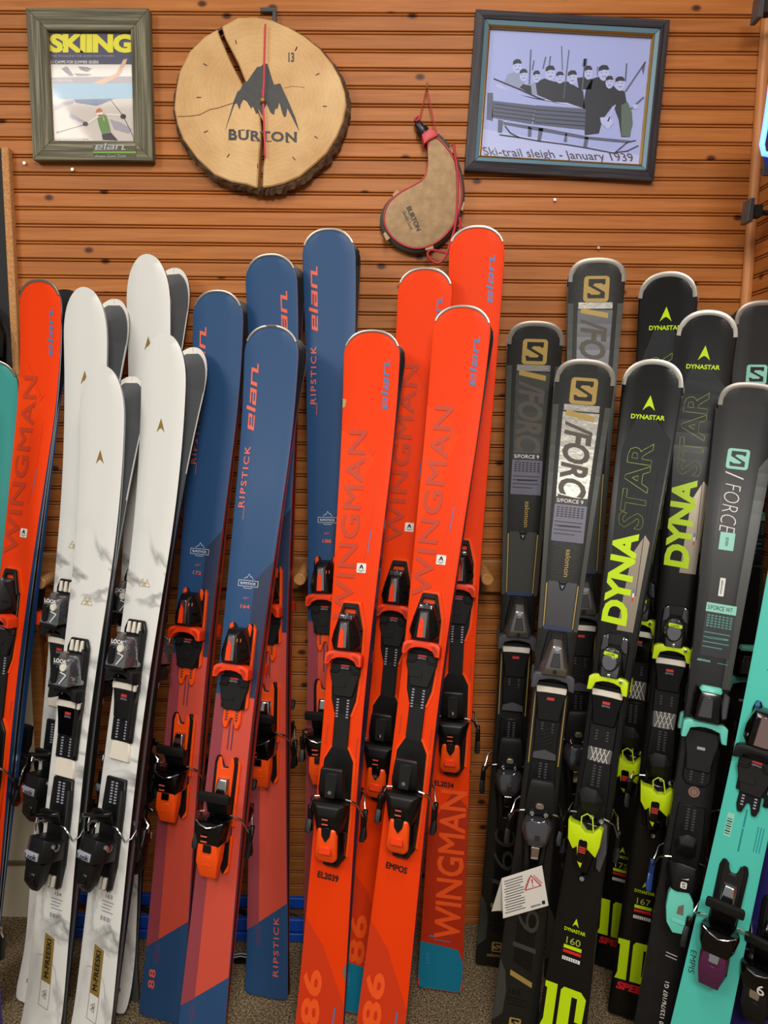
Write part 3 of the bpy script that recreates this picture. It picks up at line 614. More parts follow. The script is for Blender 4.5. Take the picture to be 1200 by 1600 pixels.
    # ---- heel
    if kind == 'emx':
        hp = [(-18, 108), (18, 108), (32, 82), (34, -30), (32, -118), (18, -138), (-14, -138), (-18, -128), (-30, -80), (-34, 30), (-32, 82)]
        p('heel_piece', None, 'heel', shp_bevel(shp_prism(hp[::-1], 0, 9), 1.5, 1), 'black_plastic')
        p('edge_strip', 'heel_piece', 'heel', shp_prism([(x * 1.12 + 1.5, y * 1.01 + 2) for x, y in hp[::-1] if y > -125], 0, 4), 'amber_plastic', False)
        p('end_hook', 'heel_piece', 'heel', shp_bevel(join(shp_prism([(22, -60), (32, -60), (32, -112), (22, -134), (12, -134), (24, -106)], 6, 18), shp_prism([(-8, -128), (18, -128), (20, -136), (-8, -136)], 6, 16)), 1.5, 1, 40), 'gloss_black')
    elif kind in ('elx', 'tb', 'kb'):
        f3 = fork(-20, 122, 26, 5)
        p('heel_piece', None, 'heel', shp_bevel(shp_prism(f3, 0, 9), 2, 1), 'black_plastic')
        f4 = [(x * .72, y) for x, y in fork(40, 120, 26, 9)]
        p('track_fork', 'heel_piece', 'heel', shp_bevel(shp_prism(f4, 8, 12), 1, 1), 'amber_plastic' if kind == 'elx' else 'soft_black')
        if kind == 'elx': p('edge_strip', 'heel_piece', 'heel', join(shp_prism([(26, -20), (32, -20), (32, 108), (26, 120)], 0, 7), shp_prism([(20, -120), (30, -112), (32, -40), (26, -40)], 0, 7)), 'amber_plastic', False)
        p('heel_tail', 'heel_piece', 'heel', shp_bevel(shp_prism([(-20, -20), (26, -20), (28, -100), (18, -120), (8, -100), (-10, -110), (-20, -90)][::-1], 0, 10), 2, 1), 'black_plastic')
        p('spring_plate', 'heel_piece', 'heel', shp_bevel(shp_hull([(sg * x, y, z) for sg in (-1, 1) for x, y, z in ((16, 46, 10), (14, 80, 10), (12, 46, 26), (8, 76, 20))]), 2, 2), 'chrome')
    else:
        p('heel_piece', None, 'heel', shp_bevel(shp_prism([(-27, 120), (27, 120), (30, 60), (30, -60), (22, -112), (-22, -112), (-30, -60), (-30, 60)][::-1], 0, 9), 2, 1), 'black_plastic')
        p('heel_scale', 'heel_piece', 'heel', join(ticks(-9, 112, 8, 6, 6), ticks(3, 112, 8, 6, 6)), tk, False)
        if kind == 'nx':
            for x0 in (-12, 2): p('white_stripe', 'heel_piece', 'heel', shp_bevel(shp_prism([(x0, -110), (x0 + 9, -110), (x0 + 11, -86), (x0 + 2, -86)], 7, 14), 1, 1), 'white_plastic')
            p('side_rail', 'heel_piece', 'heel', shp_bevel(shp_prism([(20, 100), (29, 100), (29, -104), (20, -112)][::-1], 7, 18), 2, 1), 'soft_black')
        if kind == 'spx':
            p('rear_arm', 'heel_piece', 'heel', shp_bevel(shp_hull([(x, y, z) for z in (8, 24) for x, y in ((22, 0), (38, -4), (44, -60), (36, -104), (26, -96), (24, -40))]), 3, 2), 'grey_plastic')
            p('post_screw', 'heel_piece', 'heel', shp_lathe([(8, 8), (8, 22), (5, 26)], 12, 'z', (2, -126, 0)), 'chrome')
    if kind == 'emx':
        p('brake_pedal', 'heel_piece', 'heel', shp_bevel(shp_hull([(sg * x, y, z) for sg in (-1, 1) for x, y, z in ((28, 12, 30), (27, 12, 40), (26, 68, 40), (24, 74, 52), (20, 78, 46), (28, 30, 48))]), 4, 2), 'black_plastic')
        p('pedal_tongue', 'brake_pedal', 'heel', shp_bevel(shp_prism([(-12, 14), (12, 14), (14, 66), (-14, 66)], lambda x, y: 44, lambda x, y: 53), 2, 1), 'soft_black')
        p('screw', 'brake_pedal', 'heel', shp_lathe([(4, 50), (4, 54.5), (2, 55)], 10, 'z', (0, 26, 0)), 'chrome')
        p('heel_housing', 'heel_piece', 'heel', shp_bevel(shp_hull([(sg * x, y, z) for sg in (-1, 1) for x, y, z in ((41, 2, 34), (38, 6, 52), (24, -2, 62), (34, -24, 40), (26, -62, 12), (22, -60, 48), (28, 2, 10), (18, -20, 64))]), 3, 2), B['hh'])
        p('number_mark', 'heel_housing', 'heel', ([(x, y, 63.2 + (y + 37) * .16) for x, y in put(text2d('11', .02), -2, -31, 13, 13, -90)[0]], text2d('11', .02)[1]), 'coral_print', False)
        p('release_lever', 'heel_piece', 'heel', shp_bevel(shp_hull([(sg * x, y, z) for sg in (-1, 1) for x, y, z in ((21, -44, 50), (20, -48, 34), (19, -84, 52), (24, -108, 44), (24, -112, 34), (15, -122, 32), (16, -118, 42), (17, -52, 56))]), 2.5, 1), B['lever'])
        p('lever_slot', 'release_lever', 'heel', shp_bevel(shp_hull([(x, y, z) for z in (48, 57.5) for x, y in ((-11, -44), (11, -44), (9, -62), (0, -74), (-9, -62))]), 1, 1), 'gloss_black')
        p('lever_step', 'release_lever', 'heel', shp_bevel(shp_hull([(x, y, z) for z in (44, 55) for x, y in ((-12, -84), (12, -84), (14, -100), (-14, -100))]), 1.5, 1), 'orange_plastic')
    elif kind in ('elx', 'tb', 'kb'):
        p('brake_pedal', 'heel_piece', 'heel', shp_bevel(shp_hull([(sg * x, y, z) for sg in (-1, 1) for x, y, z in ((36, 34, 40), (36, 48, 44), (35, 36, 54), (35, 54, 60), (33, 58, 52))]), 4, 2), 'soft_black')
        p('pedal_block', 'brake_pedal', 'heel', shp_bevel(shp_hull([(sg * x, y, z) for sg in (-1, 1) for x, y, z in ((24, 4, 10), (24, 40, 10), (22, 8, 30), (24, 40, 42))]), 2, 1), 'black_plastic')
        p('heel_housing', 'heel_piece', 'heel', shp_bevel(shp_hull([(sg * x, y, z) for sg in (-1, 1) for x, y, z in ((33, 2, 30), (37, -6, 46), (34, 2, 60), (20, -2, 70), (33, -34, 44), (28, -50, 14), (22, -50, 58), (30, 0, 10), (28, -24, 66))]), 4, 2), B['hh'])
        p('housing_rim', 'heel_housing', 'heel', tube_mm([(-30, 1, 62), (-16, -5, 70), (0, -9, 72), (16, -5, 70), (30, 1, 62)], 1.3, 6), 'chrome')
        if kind == 'elx': p('number_mark', 'heel_housing', 'heel', ([(x, y, 66.5 + (y + 37) * .16) for x, y in put(text2d('11', .02), -6, -33, 14, 14, -90)[0]], text2d('11', .02)[1]), 'coral_print', False)
        if kind == 'kb': p('number_mark', 'heel_housing', 'heel', ([(x * 14 + 4, y * 22 - 46, 63.5 + y * 5) for x, y in text2d('6', .01)[0]], text2d('6', .01)[1]), 'white_print', False)
        p('release_lever', 'heel_piece', 'heel', shp_bevel(shp_hull([(sg * x, y, z) for sg in (-1, 1) for x, y, z in ((27, -40, 30), (27, -38, 46), (20, -40, 60), (24, -84, 54), (18, -118, 40), (17, -122, 30), (26, -80, 32))]), 3, 2), B['lever'])
        p('lever_slot', 'release_lever', 'heel', shp_bevel(shp_hull([(x, y, z - y * .12 - 6) for z in (48, 59.5) for x, y in ((-10, -44), (10, -44), (9, -62), (-9, -62))]), 1, 1), 'gloss_black' if kind == 'elx' else 'chrome')
        p('lever_step', 'release_lever', 'heel', shp_bevel(shp_hull([(x, y, z + y * .2) for z in (62, 70.5) for x, y in ((-9, -70), (9, -70), (12, -92), (-12, -92))]), 1, 1), B['lever'])
        if kind == 'tb':
            p('tail_tip', 'heel_piece', 'heel', shp_bevel(shp_prism([(14, -104), (28, -98), (20, -122)], 3, 12), 1, 1), 'tail_teal')
    elif kind == 'nx':
        p('brake_pedal', 'heel_piece', 'heel', shp_bevel(shp_hull([(sg * x, y, z) for sg in (-1, 1) for x, y, z in ((22, 26, 22), (26, 34, 30), (26, 58, 40), (22, 60, 30))]), 3, 2), 'black_plastic')
        p('pedal_bar', 'brake_pedal', 'heel', shp_bevel(shp_hull([(x, y, z) for z in (36, 44) for x, y in ((-46, 44), (26, 60), (26, 50), (-46, 36))]), 2, 1), 'gloss_black')
        p('heel_housing', 'heel_piece', 'heel', shp_bevel(shp_hull([(x + 4 * 0, y, z) for x, y, z in ((-30, 0, 30), (-28, 6, 56), (-14, 10, 64), (20, 8, 64), (34, 2, 50), (34, -4, 20), (-34, -36, 34), (-32, -34, 58), (34, -40, 46), (30, -46, 12), (-18, -44, 70), (20, -40, 70), (-26, 0, 10))]), 6, 2), B['hh'])
        p('housing_plate', 'heel_housing', 'heel', shp_bevel(shp_prism([(-22, -34), (14, -36), (14, -20), (-22, -18)], lambda x, y: 64, lambda x, y: 72.5 - abs(y + 25) * .1), 1, 1), 'label_pale')
        p('look_mark', 'heel_housing', 'heel', ([(x * 31 - 19, y * 11 - 33, 73) for x, y in text2d('Look', .02)[0]], text2d('Look', .02)[1]), 'ink', False)
        p('pivot_screw', 'heel_housing', 'heel', shp_lathe([(8, 30), (8, 40), (6, 41)], 14, 'x', (0, -8, 46)), 'chrome')
        p('release_lever', 'heel_piece', 'heel', shp_bevel(shp_hull([(x, y, z) for x, y, z in ((-28, -40, 36), (-26, -42, 62), (20, -44, 62), (24, -42, 36), (-28, -84, 44), (-26, -86, 62), (10, -94, 58), (14, -88, 36), (-14, -108, 50), (4, -108, 46), (-10, -106, 36))]), 4, 2), B['lever'])
        p('lever_slot', 'release_lever', 'heel', shp_bevel(shp_hull([(x, y, z) for z in (54, 63.5) for x, y in ((-16, -64), (4, -66), (2, -88), (-14, -90))]), 2, 1), 'gloss_black')
    elif kind == 'sal':
        p('brake_pedal', 'heel_piece', 'heel', shp_bevel(shp_hull([(sg * x, y, z) for sg in (-1, 1) for x, y, z in ((30, 4, 22), (30, 4, 34), (24, 82, 44), (22, 86, 36), (31, 24, 40), (27, 70, 46))]), 3, 2), 'soft_black')
        p('pedal_clip', 'brake_pedal', 'heel', shp_bevel(shp_prism(rrect(-9, 9, 22, 34, 5), 38, 48), 1, 1), 'pearl')
        for sg in (-1, 1): p('screw', 'brake_pedal', 'heel', shp_lathe([(5, 34), (5, 43), (3, 43.5)], 10, 'z', (sg * 15, 10, 0)), 'chrome')
        p('heel_housing', 'heel_piece', 'heel', shp_bevel(shp_hull([(sg * x, y, z) for sg in (-1, 1) for x, y, z in ((24, 2, 14), (33, -10, 36), (34, -26, 44), (28, -8, 58), (16, 0, 60), (24, -54, 40), (14, -58, 54), (20, -40, 64), (22, -50, 12))]), 5, 2), B['hh'])
        p('logo_mark', 'heel_housing', 'heel', ([(x * 11 - 5, y * 11 - 40, 64.8) for x, y in rrect(0, 1, 0, 1, .2)], [tuple(range(20))]), 'label_dark', False)
        p('chrome_clip', 'heel_piece', 'heel', shp_bevel(shp_hull([(sg * x, y, z) for sg in (-1, 1) for x, y, z in ((10, -58, 40), (10, -58, 54), (9, -88, 46), (6, -94, 40), (6, -94, 30))]), 2, 1), 'chrome')
        p('release_lever', 'heel_piece', 'heel', shp_bevel(join(shp_hull([(x, y, z) for z in (26, 42) for x, y in ((-24, -46), (-14, -60), (-8, -104), (-14, -150), (-20, -146), (-20, -90))]), shp_hull([(x, y, z) for z in (26, 42) for x, y in ((24, -46), (14, -60), (8, -104), (14, -150), (20, -146), (20, -90))]), shp_hull([(x, y, z) for z in (22, 40) for x, y in ((-16, -118), (16, -118), (17, -150), (10, -158), (-10, -158), (-17, -150))])), 2, 1), B['lever'])
    elif kind == 'spx':
        p('brake_pedal', 'heel_piece', 'heel', shp_bevel(shp_hull([(x, y, z) for x, y, z in ((-30, 30, 34), (-28, 62, 52), (-14, 74, 56), (10, 72, 56), (26, 50, 50), (24, 20, 36), (12, 4, 30), (-16, 8, 30), (-18, 40, 58), (8, 44, 60))]), 3, 2), 'soft_black')
        for q in ((6, 10), (26, 6)): p('screw', 'brake_pedal', 'heel', shp_lathe([(5, 28), (5, 40), (3, 40.5)], 10, 'z', (q[0], q[1], 0)), 'chrome')
        p('heel_housing', 'heel_piece', 'heel', shp_bevel(shp_hull([(sg * x, y, z) for sg in (-1, 1) for x, y, z in ((22, 2, 12), (22, -4, 40), (26, -40, 34), (14, -112, 14), (12, -110, 34), (20, -60, 44))]), 3, 2), 'gloss_black')
        cup = [(-38, 2), (-30, -4), (-12, -6), (0, -18), (14, -16), (26, -2), (34, -6), (32, -40), (26, -66), (18, -60), (8, -52), (-2, -98), (-10, -84), (-14, -52), (-22, -60), (-34, -40)]
        p('release_lever', 'heel_piece', 'heel', shp_bevel(shp_prism(cup[::-1], lambda x, y: 30 if y < -50 else 36, lambda x, y: 66 - max(0, -y - 20) * .2), 2.5, 2, 30), B['lever'])
        p('gauge_window', 'release_lever', 'heel', shp_bevel(shp_prism(rrect(-11, 7, -84, -34, 5), lambda x, y: 44, lambda x, y: 67.5 - max(0, -y - 20) * .2), .8, 1), 'gloss_black')
        for k in range(3): p('gauge_mark', 'release_lever', 'heel', shp_prism([(-9, -52 - k * 5), (5, -52 - k * 5), (5, -49 - k * 5), (-9, -49 - k * 5)], 50, 62.5 - k), 'red_label', False)
        p('lever_rim', 'release_lever', 'heel', tube_mm([(-10, -8, 66), (-12, 12, 62), (-2, 20, 60), (10, 16, 62), (16, -12, 66)], 1.4, 6), 'neon_plastic')
    elif kind == 'w7':
        p('brake_pedal', 'heel_piece', 'heel', shp_bevel(shp_hull([(x, y, z) for x, y, z in ((-26, 22, 40), (-24, 62, 52), (-6, 72, 56), (14, 66, 54), (18, 24, 40), (10, 16, 34), (-18, 48, 60), (8, 48, 60))]), 3, 2), 'soft_black')
        p('heel_housing', 'heel_piece', 'heel', shp_bevel(shp_hull([(x, y, z) for x, y, z in ((-38, -4, 30), (-36, 6, 54), (-14, 14, 66), (18, 10, 66), (36, 0, 46), (36, -20, 20), (-34, -40, 40), (-20, -46, 68), (20, -42, 66), (32, -44, 24), (-24, 0, 10), (24, -50, 10))]), 5, 2), B['hh'])
        p('logo_plate', 'heel_housing', 'heel', ([(x * 12 - 8, y * 13 - 34, 71.5) for x, y in rrect(0, 1, 0, 1, .2)], [tuple(range(20))]), 'white_print', False)
        p('logo_mark', 'heel_housing', 'heel', ([(x * 10 - 7, y * 11 - 33, 72) for x, y in S_LOGO], [tuple(range(len(S_LOGO)))]), 'ink', False)
        p('slash_mark', 'heel_housing', 'heel', ([(-8, -16, 72), (-5, -16, 72), (6, -12, 71.5), (6, -14.5, 71.5)], [(0, 3, 2, 1)]), 'white_print', False)
        ring = [(-22, -40), (12, -44), (23, -62), (26, -84), (24, -112), (13, -130), (-9, -132), (-23, -114), (-28, -84), (-27, -56)]
        p('release_lever', 'heel_piece', 'heel', shp_bevel(shp_prism(ring[::-1], 38, lambda x, y: 60 + max(-20, (y + 60)) * .1), 3, 2), B['lever'])
        p('lever_slot', 'release_lever', 'heel', shp_bevel(shp_prism(rrect(-14, 13, -96, -58, 7)[::-1][::-1], 46, 58.5), 1, 1), 'gloss_black')
        p('slot_spring', 'release_lever', 'heel', shp_bevel(shp_prism([(-6, -68), (6, -68), (7, -92), (-7, -92)][::-1], 46, 60), 1, 1), 'pearl')
        p('lever_step', 'release_lever', 'heel', shp_bevel(shp_prism([(-16, -102), (14, -104), (12, -112), (-14, -110)][::-1], 48, 60), 1, 1), B['lever'])
    # brakes: wire and foot on both sides
    for sg in (-1, 1):
        q = brake_pts(sg) if kind != 'nx' else [(sg * 20, 26, 22), (sg * 34, 26, 24), (sg * 46, 16, 24), (sg * 52, 0, 16), (sg * 62, 8, 8), (sg * 66, 24, 2), (sg * 64, 10, -4)]
        p('brake_arm', 'heel_piece', 'heel', tube_mm(q, 2.3, 8), 'wire')
        e = q[-1]
        p('brake_foot', 'brake_arm', 'heel', shp_bevel(shp_hull([(e[0] + sg * dx, e[1] + dy, e[2] + dz) for dx, dy, dz in ((-5, 8, 4), (5, 8, 4), (-5, 8, -4), (4, 8, -4), (-6, -52, -14), (7, -52, -14), (-5, -56, -21), (6, -56, -21), (8, -44, -20))]), 1.5, 1), 'black_plastic' if kind != 'w7' else 'blue_plastic')
    return P
def mount(k, kind, vt, vh):
    if kind not in BIND:
        seen = {}; out = []
        for name, par, end, s, m, sm in binding(kind):
            out.append((name, par, end, to_mesh(name, scale(s, mm), m, smooth=sm)))
        BIND[kind] = out
    org = {'toe': k.s.top(0, vt), 'heel': k.s.top(0, vh)}; made = {}
    for name, par, end, me in BIND[kind]:
        if par is None: o = obj(name, me, k.o, org[end]); made[(name)] = (o, name); continue
        po, root = made[par] if par in made else (None, None)
        top = made[root][0] if root in made else None
        if par == root: o = obj(name, me, po); made[name] = (o, root)          # sub-part of the piece
        else: o = obj(name, me, top); made.setdefault(name, (o, root))         # stays at the second level
    if kind == 'emx':
        s = shp_bevel(shp_prism([(-.017, vh + .10), (.017, vh + .10), (.017, vt - .10), (-.017, vt - .10)], lambda x, y: k.s.top(0, y)[2] - .001, lambda x, y: k.s.top(0, y)[2] + .007), .001, 1)
        add('binding_rail', s, 'soft_black', k.o)
        add('rail_mark', ([(x, y, k.s.top(0, y)[2] + .0078) for x, y in ((-.015, vh + .098), (.015, vh + .098), (.015, vh + .102), (-.015, vh + .102))], [(0, 1, 2, 3)]), 'label_pale', k.o)
# ---------------------------------------------------------------- the setting
XL = at(22, 300, WALL_Y).x; XR = at(1186, 240, WALL_Y).x
PITCH_B = .0408; Z0 = 2.3506 - 80 * PITCH_B
def plank_mesh(name, x0, x1, m, depth=.016):
    prof = [(depth, 0), (.0075, 0), (.0010, .0008), (0, .0024), (0, .0310), (.0008, .0322), (.0075, .0328), (.0075, .0342), (.0014, .0349), (.0004, .0371), (.0014, .0390), (.0075, .0396), (.0075, PITCH_B), (depth, PITCH_B)]
    n = len(prof); V = [(x, y, z) for x in (x0, x1) for y, z in prof]
    F = [(i, i + 1, n + i + 1, n + i) for i in range(n - 1)] + [tuple(range(n - 1, -1, -1)), tuple(range(n, 2 * n))]
    return to_mesh(name, (V, F), m)
def grid_wall(name, s, m):
    return tag(add(name, s, m), kind='structure')
wall = grid_wall('wall_back', shp_box(XL - .6, XR + .05, WALL_Y + .012, WALL_Y + .05, -.06, 3.0), 'dark_gap')
pm = plank_mesh('plank', XL - .55, XR, 'pine')
k = 0; z = Z0
while z + PITCH_B < -.05: z += PITCH_B
while z < 2.78:
    o = obj('plank', pm, wall); o.location = (0, WALL_Y, z); z += PITCH_B
wr = grid_wall('wall_right', shp_box(XR + .012, XR + .06, .6, WALL_Y + .05, -.06, 3.0), 'dark_gap')
pm2 = plank_mesh('plank', .62, WALL_Y + .004, 'pine')     # same profile, running towards the viewer
z = Z0 + .013
while z + PITCH_B < -.05: z += PITCH_B
while z < 2.78:
    o = obj('plank', pm2, wr); o.rotation_euler = (0, 0, math.pi / 2 * -1)
    o.matrix_world = Matrix(((0, 1, 0, XR), (1, 0, 0, 0), (0, 0, 1, z), (0, 0, 0, 1))); z += PITCH_B
s = shp_lathe([(.013, -.05), (.013, 3.0)], 20, 'z', (XR - .009, WALL_Y - .009, 0)); tag(add('trim_1', s, 'pine_trim', smooth=True), kind='structure')
# left edge: raw board end, black panel beside it, cream lower wall
a = at(2, 240, WALL_Y - .02); zt = at(8, 230, WALL_Y - .02).z; xc = at(63, 1100, WALL_Y).x
s = shp_bevel(shp_box(a.x, XL + .001, WALL_Y - .022, WALL_Y - .001, .98, zt), .002, 1); tag(add('trim_2', s, 'chipboard'), kind='structure')
wl = tag(add('wall_left', shp_box(XL - 1.2, a.x - .001, WALL_Y - .012, WALL_Y - .001, .93, zt), 'black_panel'), kind='structure')
wl2 = tag(add('wall_left_lower', shp_box(XL - 1.2, xc, WALL_Y - .014, WALL_Y - .001, -.06, .93), 'cream_paint'), kind='structure')
b0 = at(40, 1349, WALL_Y - .02).z
tag(add('trim_3', shp_bevel(shp_box(XL - 1.2, xc - .002, WALL_Y - .020, WALL_Y - .014, b0 - .008, b0 + .006), .002, 1), 'grey_trim'), kind='structure')
tag(add('floor', ([(-2.6, -1.2, 0), (2.4, -1.2, 0), (2.4, 2.2, 0), (-2.6, 2.2, 0)], [(0, 1, 2, 3)]), 'carpet'), kind='structure')

# ---------------------------------------------------------------- ski rack: rail, posts, pegs
rz = at(300, 868, WALL_Y - .03).z
rack = thing('ski_rack', (0, WALL_Y, rz), 'brown wooden ski rack rail with round pegs fixed across the boarded wall', 'rack')
s = shp_bevel(shp_box(at(62, 880, WALL_Y).x, at(1150, 880, WALL_Y).x, -.028, -.001, -.085, 0), .004, 2); add('rail', s, 'rack_wood', rack)
for px in (62, 1140):
    x = at(px, 1050, WALL_Y).x; add('post', shp_bevel(shp_box(x - .014, x + .018, -.024, -.001, -rz + .03, -.085), .003, 1), 'rack_wood', rack)
for px, py in ((62, 912), (222, 915), (366, 908), (468, 906), (762, 906), (985, 905), (1168, 960)):
    p = at(px, py, WALL_Y - .185); L = .16
    s = shp_bevel(shp_lathe([(.0135, 0), (.0145, .004), (.0145, L)], 18, 'y', (p.x, -.185, p.z - rz)), .0015, 1, 60); add('peg', s, 'peg_wood', rack, smooth=True)

# ---------------------------------------------------------------- blue slatted tray on the carpet
y0 = 1.875; z1 = at(300, 1434, y0).z; xa, xb = at(56, 1440, y0).x, at(492, 1440, y0).x
tray = thing('storage_tray', (0, y0, 0), 'low blue slatted tray lying on the carpet behind the skis', 'tray')
add('front_slat', shp_bevel(shp_box(xa, xb, 0, .014, z1 - .034, z1), .0015, 1), 'blue_paint', tray)
add('front_slat', shp_bevel(shp_box(xa + .03, xb, 0, .014, .004, z1 - .041), .0015, 1), 'blue_paint', tray)
zb = at(300, 1399, WALL_Y - .022).z
add('rear_slat', shp_bevel(shp_box(xa + .02, xb, WALL_Y - y0 - .026, WALL_Y - y0 - .012, zb - .03, zb), .0015, 1), 'blue_paint', tray)
for x in (xa, (xa + xb) / 2, xb - .02): add('end_block', shp_bevel(shp_box(x, x + .022, .014, WALL_Y - y0 - .026, .004, z1 - .01), .002, 1), 'blue_paint', tray)
add('tray_floor', shp_box(xa + .03, xb, .014, WALL_Y - y0 - .026, .003, .012), 'dark_gap', tray)
for px in (118, 205, 262, 430):
    q = at(px, 1470, y0); add('screw', shp_lathe([(.004, -.003), (.005, -.001), (.005, .002)], 8, 'y', (q.x, 0, q.z)), 'steel', tray, True)
# things lying in and before the tray
for px, py, ln, lab, rot in ((205, 1418, .05, 'black strap lying in the blue tray behind the white skis', .3), (372, 1399, .045, 'curled black strap lying in the blue tray between the navy skis', -.5), (445, 1422, .05, 'brown strap lying in the blue tray beside the navy ski standing at its right', .2)):
    p = at(px, py, y0 + .04); pts = [(math.cos(t) * ln, math.sin(t * 1.5) * .008, .014 * math.sin(t) + .01 * t) for t in (i * .35 for i in range(10))]
    s = shp_tube(pts, .006, 8); o = tag(add('strap', s, 'black_plastic' if 'black' in lab else 'floor_board', smooth=True), lab, 'strap', 'straps in the blue tray'); o.location = (p.x, y0 + .045, .028); o.rotation_euler = (0, 0, rot)
p = on_floor(376, 1497, .01)
bk = thing('buckle', (p.x, p.y, 0), 'small silver and black buckle lying on the carpet', 'buckle')
add('buckle_plate', shp_bevel(shp_hull([(x, y, z) for z in (.001, .012) for x, y in ((-.032, .0), (-.02, .016), (.03, .014), (.034, -.008), (-.01, -.012))]), .003, 2), 'gloss_black', bk, True)
for dy in (.006, -.004): add('buckle_bar', shp_tube([(-.022, dy, .013), (0, dy + .003, .0165), (.028, dy, .014)], .0028, 8), 'chrome', bk, True)

# ---------------------------------------------------------------- pictures on the wall
def inv_quad(q, x, y):
    (ax, ay), (bx, by), (cx, cy), (dx, dy) = q; u = v = .5     # TL TR BR BL
    for _ in range(25):
        X = (ax * (1 - u) + bx * u) * (1 - v) + (dx * (1 - u) + cx * u) * v; Y = (ay * (1 - u) + by * u) * (1 - v) + (dy * (1 - u) + cy * u) * v
        jx = ((bx - ax) * (1 - v) + (cx - dx) * v, (dx - ax) * (1 - u) + (cx - bx) * u); jy = ((by - ay) * (1 - v) + (cy - dy) * v, (dy - ay) * (1 - u) + (cy - by) * u)
        det = jx[0] * jy[1] - jx[1] * jy[0]; ex, ey = x - X, y - Y
        u += (ex * jy[1] - ey * jx[1]) / det; v += (jx[0] * ey - jy[0] * ex) / det
    return u, v
class Picture:
    """a framed picture hung flat on the boards; its local axes are x across, z up, -y towards the room"""
    def __init__(s, name, label, quad_px, crop, crop_quad, Y):
        c = [at(x, y, Y) for x, y in quad_px]; s.c = (c[0] + c[1] + c[2] + c[3]) / 4
        ax = ((c[1] - c[0]) + (c[2] - c[3])).normalized(); s.W = ((c[1] - c[0]).length + (c[2] - c[3]).length) / 2; s.H = ((c[0] - c[3]).length + (c[1] - c[2]).length) / 2
        s.o = thing(name, (0, 0, 0), label, 'picture'); r = math.atan2(ax.z, ax.x)
        s.o.matrix_world = Matrix.Translation((s.c.x, Y, s.c.z)) @ Matrix.Rotation(-r, 4, 'Y'); s.q = crop_quad
        # rest of the frame reaches back to the boards
    def uv(s, x, y):
        u, v = inv_quad(s.q, x, y); return (u - .5) * s.W, (.5 - v) * s.H
    def rail(s, name, i0, i1, prof, m, n4=True):
        """four mitred rails between the insets i0 and i1; prof gives the depth of outer and inner edge"""
        W, H = s.W / 2, s.H / 2; a, b = i0, i1; y0, y1 = prof
        o = [(-W + a, -H + a), (W - a, -H + a), (W - a, H - a), (-W + a, H - a)]; q = [(-W + b, -H + b), (W - b, -H + b), (W - b, H - b), (-W + b, H - b)]
        for i in range(4):
            j = (i + 1) % 4
            V = [(o[i][0], .0, o[i][1]), (o[j][0], .0, o[j][1]), (q[j][0], .0, q[j][1]), (q[i][0], .0, q[i][1]), (o[i][0], y0, o[i][1]), (o[j][0], y0, o[j][1]), (q[j][0], y1, q[j][1]), (q[i][0], y1, q[i][1])]
            F = [(0, 1, 2, 3), (4, 7, 6, 5), (0, 4, 5, 1), (1, 5, 6, 2), (2, 6, 7, 3), (3, 7, 4, 0)]
            add(name, shp_bevel((V, F), .0012, 1), m if i % 2 == 0 or not n4 else n4 if isinstance(n4, str) else m, s.o)
    def flat(s, name, s2, m, lift, raw=False):
        pts = [s.uv(*p) if not raw else p for p in s2[0]]
        return add(name, ([(x, lift, z) for x, z in pts], s2[1]), m, s.o)
    def group(s, name, polys, m, lift):
        V = []; F = []
        for q in polys:
            sh = q if isinstance(q, tuple) else flat(q)
            o = len(V); V += list(sh[0]); F += [tuple(i + o for i in f) for f in sh[1]]
        return s.flat(name, (V, F), m, lift)
for nm, hx, r in (('page_navy', '#454663', .5), ('page_yellow', '#e8e02c', .5), ('page_snow', '#cfc6c0', .5), ('page_white', '#e6e2de', .5), ('page_blue', '#8fb9d8', .5), ('page_ridge', '#5a6f98', .5), ('page_grey', '#8d8792', .5), ('page_green', '#5f8a45', .5), ('page_skin', '#c0703f', .5), ('page_dark', '#3a2f38', .5), ('page_shadow', '#a49fae', .5), ('page_glow', '#d9b296', .5), ('elan_grey', '#a9adb5', .5), ('elan_green', '#6fae33', .5),
                  ('photo_sky', '#a3b1ea', .5), ('photo_dark', '#1d2433', .5), ('photo_mid', '#535c78', .5), ('photo_pale', '#8f9ac0', .5), ('photo_snow', '#b6c2f2', .5), ('photo_ink', '#43343a', .5), ('frame_dark', '#3b3a3c', .5), ('mat_blue', '#5c7f90', .45), ('photo_green', '#4f6a62', .5)): mat(nm, hx, r)  # framed print: toning plus the neon's blue reflection, both put into the colours
mat('gilt', '#b08a4a', .3, .8)
wood('grey_wood', '#2f2d25', '#66624f', '#a09b80', 'Z', knots=False, rnd=.05, rough=.6, gs=60); wood('grey_wood_across', '#2f2d25', '#66624f', '#a09b80', 'X', knots=False, rnd=.05, rough=.6, gs=60)
wood('dark_wood', '#26242a', '#3c3a40', '#545258', 'X', knots=False, rnd=.05, rough=.4); wood('dark_wood_up', '#26242a', '#3c3a40', '#545258', 'Z', knots=False, rnd=.05, rough=.4)
def glass_mat():
    m = bpy.data.materials.new('picture_glass'); m.use_nodes = True; nt = m.node_tree; nt.nodes.remove(nt.nodes['Principled BSDF'])
    t = nt.nodes.new('ShaderNodeBsdfTransparent'); g = nt.nodes.new('ShaderNodeBsdfGlossy'); g.inputs['Roughness'].default_value = .06
    fr = nt.nodes.new('ShaderNodeFresnel'); fr.inputs['IOR'].default_value = 1.45; mx = nt.nodes.new('ShaderNodeMixShader')
    nt.links.new(fr.outputs[0], mx.inputs[0]); nt.links.new(t.outputs[0], mx.inputs[1]); nt.links.new(g.outputs[0], mx.inputs[2]); nt.links.new(mx.outputs[0], nt.nodes['Material Output'].inputs['Surface']); M['picture_glass'] = m
glass_mat()
